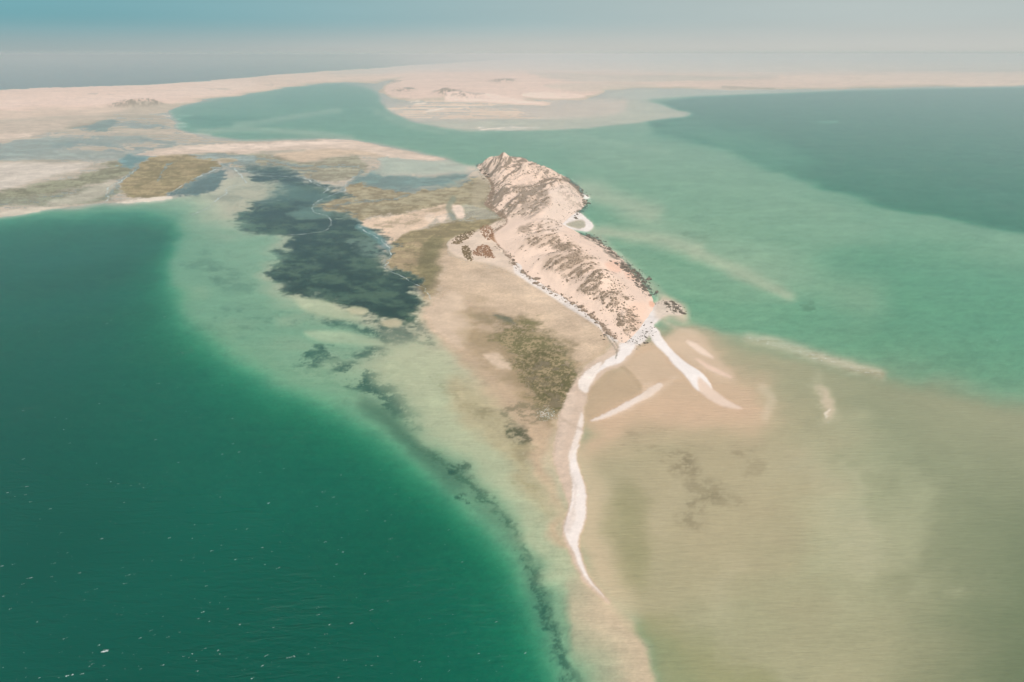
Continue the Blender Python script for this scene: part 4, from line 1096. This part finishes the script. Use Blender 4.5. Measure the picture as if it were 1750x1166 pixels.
# ------------------------------------------------------------------ patches of low bushes on the beach left of the hill
def bush_patch(poly, n, size, mat, label):
    p = smooth(poly, 3)
    x0, y0 = p.min(0); x1, y1 = p.max(0)
    pts = []
    while len(pts) < n:
        px, py = random.uniform(x0, x1), random.uniform(y0, y1)
        d = float(seg_dist(p, np.array([px]), np.array([py]), True, True)[0])
        if d > -1 and random.random() < min(1, .35 + d * .25):
            x, y, _ = at(px, py)
            pts.append((x, y, max(ground_z(x, y), .1), random.uniform(*size)))
    o = link('bush_patch', clump_mesh('bush_patch', pts, mat, .7))
    return tag(o, label, 'bushes', 'bush patches on the left beach', 'stuff')

bush_patch([(772, 416), (782, 404), (800, 396), (812, 394), (806, 404), (796, 410), (784, 418)], 260, (.8, 2.0), M_OLIVE, 'brown bush patch at the pointed tip of the left beach')
bush_patch([(788, 424), (794, 420), (802, 424), (806, 436), (809, 444), (802, 446), (794, 440)], 240, (.8, 1.9), M_OLIVE, 'dark olive bush patch, the narrow one nearest the wet flats')
bush_patch([(808, 434), (820, 420), (834, 419), (840, 430), (846, 442), (830, 441), (814, 437)], 320, (.8, 2.0), M_RUST, 'rust brown bush patch, widest of those on the left beach')
bush_patch([(820, 390), (832, 384), (842, 392), (844, 406), (838, 412), (830, 408), (822, 398)], 220, (.8, 1.8), M_RUST, 'rust brown bush patch tucked against the foot of the dune')

# ------------------------------------------------------------------ foam: white caps on the open water, thin lines over the meadow
def in_poly(poly, x, y):
    return float(seg_dist(np.array(poly, float), np.array([x]), np.array([y]), True, True)[0]) > 0

def foam_flecks(spots):
    vv, ff = [], []
    for x, y, s, ang in spots:
        for k in range(random.randint(2, 6)):
            u, v = random.gauss(0, s * 1.1), random.gauss(0, s * .28)
            cx, cy = x + u * math.cos(ang) - v * math.sin(ang), y + u * math.sin(ang) + v * math.cos(ang)
            ln, wd_ = s * random.uniform(.25, .8), s * random.uniform(.10, .28)
            n = 7
            b0 = len(vv)
            for i in range(n):
                a = 6.283 * i / n
                r = random.uniform(.55, 1.2)
                du, dv = math.cos(a) * ln * r, math.sin(a) * wd_ * r
                vv.append((cx + du * math.cos(ang) - dv * math.sin(ang), cy + du * math.sin(ang) + dv * math.cos(ang), .06))
            vv.append((cx, cy, .06 + .16 * s))
            for i in range(n):
                ff.append((b0 + i, b0 + (i + 1) % n, b0 + n))
    return np.array(vv), np.array(ff)

spots = []
CREST = R(24)
big = [(182, 1112, 3.2), (172, 1102, 1.4), (116, 1156, 2.2), (140, 1152, 1.2), (348, 1046, 1.2), (328, 1118, 1.4), (497, 1123, 1.8), (592, 1128, 1.6), (555, 927, 1.4), (430, 955, 1.4), (15, 842, 1.6), (45, 832, 1.5), (52, 988, 1.4), (88, 986, 1.2), (220, 983, 1.2), (168, 690, 1.5),
       (40, 785, 1.3), (165, 792, 1.2), (330, 920, 1.2), (460, 860, 1.4), (448, 1138, 1.4), (558, 1084, 1.2), (545, 1038, 1.2), (232, 1118, 1.0), (2, 968, 1.3), (570, 850, 1.2), (1412, 712, 1.4), (1416, 722, 1.2), (1525, 715, 1.2), (1690, 785, 1.2), (1704, 582, 2.0), (1645, 705, 1.2)]
for px, py, s in big:
    x, y, _ = at(px, py)
    spots.append((x, y, s * .45, CREST + random.uniform(-.15, .15)))
dl = [(0, 400), (280, 400), (280, 520), (400, 640), (580, 720), (750, 850), (860, 980), (930, 1166), (0, 1166)]
while len(spots) < 520:
    px, py = random.uniform(-30, 960), random.uniform(400, 1175) if random.random() < .8 else random.uniform(820, 1175)
    if in_poly(dl, px, py):
        x, y, _ = at(px, py)
        spots.append((x, y, random.choice((.10, .12, .15, .2, .28, .4)) * (1 + y / 1300), CREST + random.uniform(-.2, .2)))
while len(spots) < 600:
    px, py = random.uniform(1150, 1760), random.uniform(300, 900)
    if py < 360 + .1 * (px - 1150) + 300:
        x, y, _ = at(px, py)
        spots.append((x, y, random.choice((.15, .2, .3)) * (1 + y / 2000), CREST + random.uniform(-.2, .2)))
for t in np.linspace(0, 1, 26):
    px, py = 1283 + t * 215 + random.gauss(0, 3), 579 + t * 62 + random.gauss(0, 2.2)
    x, y, _ = at(px, py)
    spots.append((x, y, random.uniform(.5, 1.4), R(-20)))
fv, ffc = foam_flecks(spots)
wc = link('whitecaps', mesh_np('whitecaps', fv, ffc, M_FOAM))
tag(wc, 'scattered white foam of breaking wavelets on the open water', 'foam', kind='stuff')

def foam_line(pts, width, label, gap=.35):
    P = smooth([at(*p)[:2] for p in pts], 8, False)
    vv, ff = [], []
    ph = random.random() * 100
    for i in range(len(P)):
        t = P[min(i + 1, len(P) - 1)] - P[max(i - 1, 0)]
        t = t / (np.hypot(*t) + 1e-9)
        nrm = np.array([-t[1], t[0]])
        wv_ = .5 * width * (0.25 + 1.3 * random.random() ** 2) * (.25 if random.random() < gap else 1)
        jit = nrm * random.gauss(0, width * .5)
        D_ = P[i][1]
        k = max(.35, min(1.6, D_ / 1400))
        z = max(ground_z(*P[i]), 0.0) + .07
        vv += [tuple(P[i] + jit + nrm * wv_ * k) + (z,), tuple(P[i] + jit) + (z + .1,), tuple(P[i] + jit - nrm * wv_ * k) + (z,)]
        if i:
            b = 3 * (i - 1)
            ff += [(b, b + 1, b + 4, b + 3), (b + 1, b + 2, b + 5, b + 4)]
    o = link('foam_line', mesh_np('foam_line', vv, ff, M_FOAMLINE))
    tag(o, label, 'foam', 'thin foam lines over the flats', 'stuff')

foam_line([(655, 458), (662, 450), (667, 438), (664, 424), (655, 414)], 2.4, 'thin white foam curve where the weed meadow meets the olive bank')
foam_line([(655, 458), (672, 466), (690, 474), (706, 484), (722, 492), (730, 502), (737, 512)], 2.0, 'thin white foam line running down to the tan flats')
foam_line([(534, 352), (540, 346), (556, 338), (576, 330), (591, 325), (586, 322), (565, 322)], 2.6, 'thin foam line round the point of the olive bank')
foam_line([(562, 388), (566, 380), (560, 370), (548, 366), (536, 362), (533, 354)], 2.4, 'thin foam hook inside the weed meadow')
foam_line([(490, 402), (520, 400), (550, 396), (562, 390)], 2.2, 'thin foam streak across the weed meadow')
foam_line([(418, 299), (450, 301), (500, 302), (525, 306), (536, 314), (548, 318), (560, 322), (552, 330)], 3.4, 'thin foam line along the meadow\'s far edge')
foam_line([(370, 289), (352, 297), (330, 306), (310, 318), (292, 330), (287, 336)], 3.4, 'thin foam line between the olive bank and dark pool')
foam_line([(400, 288), (412, 300), (420, 312), (400, 318), (388, 322), (386, 332), (372, 340), (360, 352), (340, 362), (325, 368)], 3.2, 'thin foam line winding down from the flats to the open water')
foam_line([(232, 290), (216, 303), (204, 312), (190, 318), (182, 330), (186, 340), (170, 350)], 3.6, 'thin foam line beside the left olive bank')
foam_line([(435, 346), (450, 347), (470, 345)], 2.2, 'short thin foam streak on the upper weed meadow')

foam_line([(400, 288), (420, 292), (445, 296), (470, 297)], 2.6, 'thin foam line at the head of the weed meadow')
foam_line([(612, 300), (600, 306), (592, 314), (591, 325)], 2.4, 'thin foam line down the inlet beside the olive bank')
foam_line([(612, 386), (626, 396), (642, 404), (655, 414)], 2.2, 'thin foam line below the pink sand patches')
# small white clumps for the flock of birds in the shallows beside the spit
bird_pts = []
for _ in range(150):
    px, py = random.gauss(934, 9), random.gauss(707, 4.5)
    x, y, _z = at(px, py)
    bird_pts.append((x, y, max(ground_z(x, y), 0), random.uniform(.18, .42)))
st = link('white_birds', clump_mesh('white_birds', bird_pts, M_FOAM, .6))
tag(st, 'flock of tiny white birds where the algae meets the spit', 'stones', kind='stuff')

# ------------------------------------------------------------------ desert haze
def haze_box():
    x0, x1 = float(XW.min()) - 500, float(XW.max()) + 500
    y0, y1 = float(YW.min()) - 500, float(YW.max()) + 500
    z0, z1 = -17.0, CAM_H + 12
    v = [(x, y, z) for z in (z0, z1) for y in (y0, y1) for x in (x0, x1)]
    f = [(0, 2, 3, 1), (4, 5, 7, 6), (0, 1, 5, 4), (2, 6, 7, 3), (0, 4, 6, 2), (1, 3, 7, 5)]
    me = bpy.data.meshes.new('haze')
    me.from_pydata(v, [], f)
    m, n, l, out = new_mat('desert_haze')
    pv = n.new('ShaderNodeVolumePrincipled')
    pv.inputs['Color'].default_value = (0.91, 0.95, 0.925, 1)
    pv.inputs['Density'].default_value = 7.6e-5
    pv.inputs['Anisotropy'].default_value = 0.25
    l.new(pv.outputs[0], out.inputs['Volume'])
    me.materials.append(m)
    o = link('haze', me)
    o['kind'] = 'stuff'
    o['label'] = 'thin dusty haze in the desert air'
    return o
haze_box()
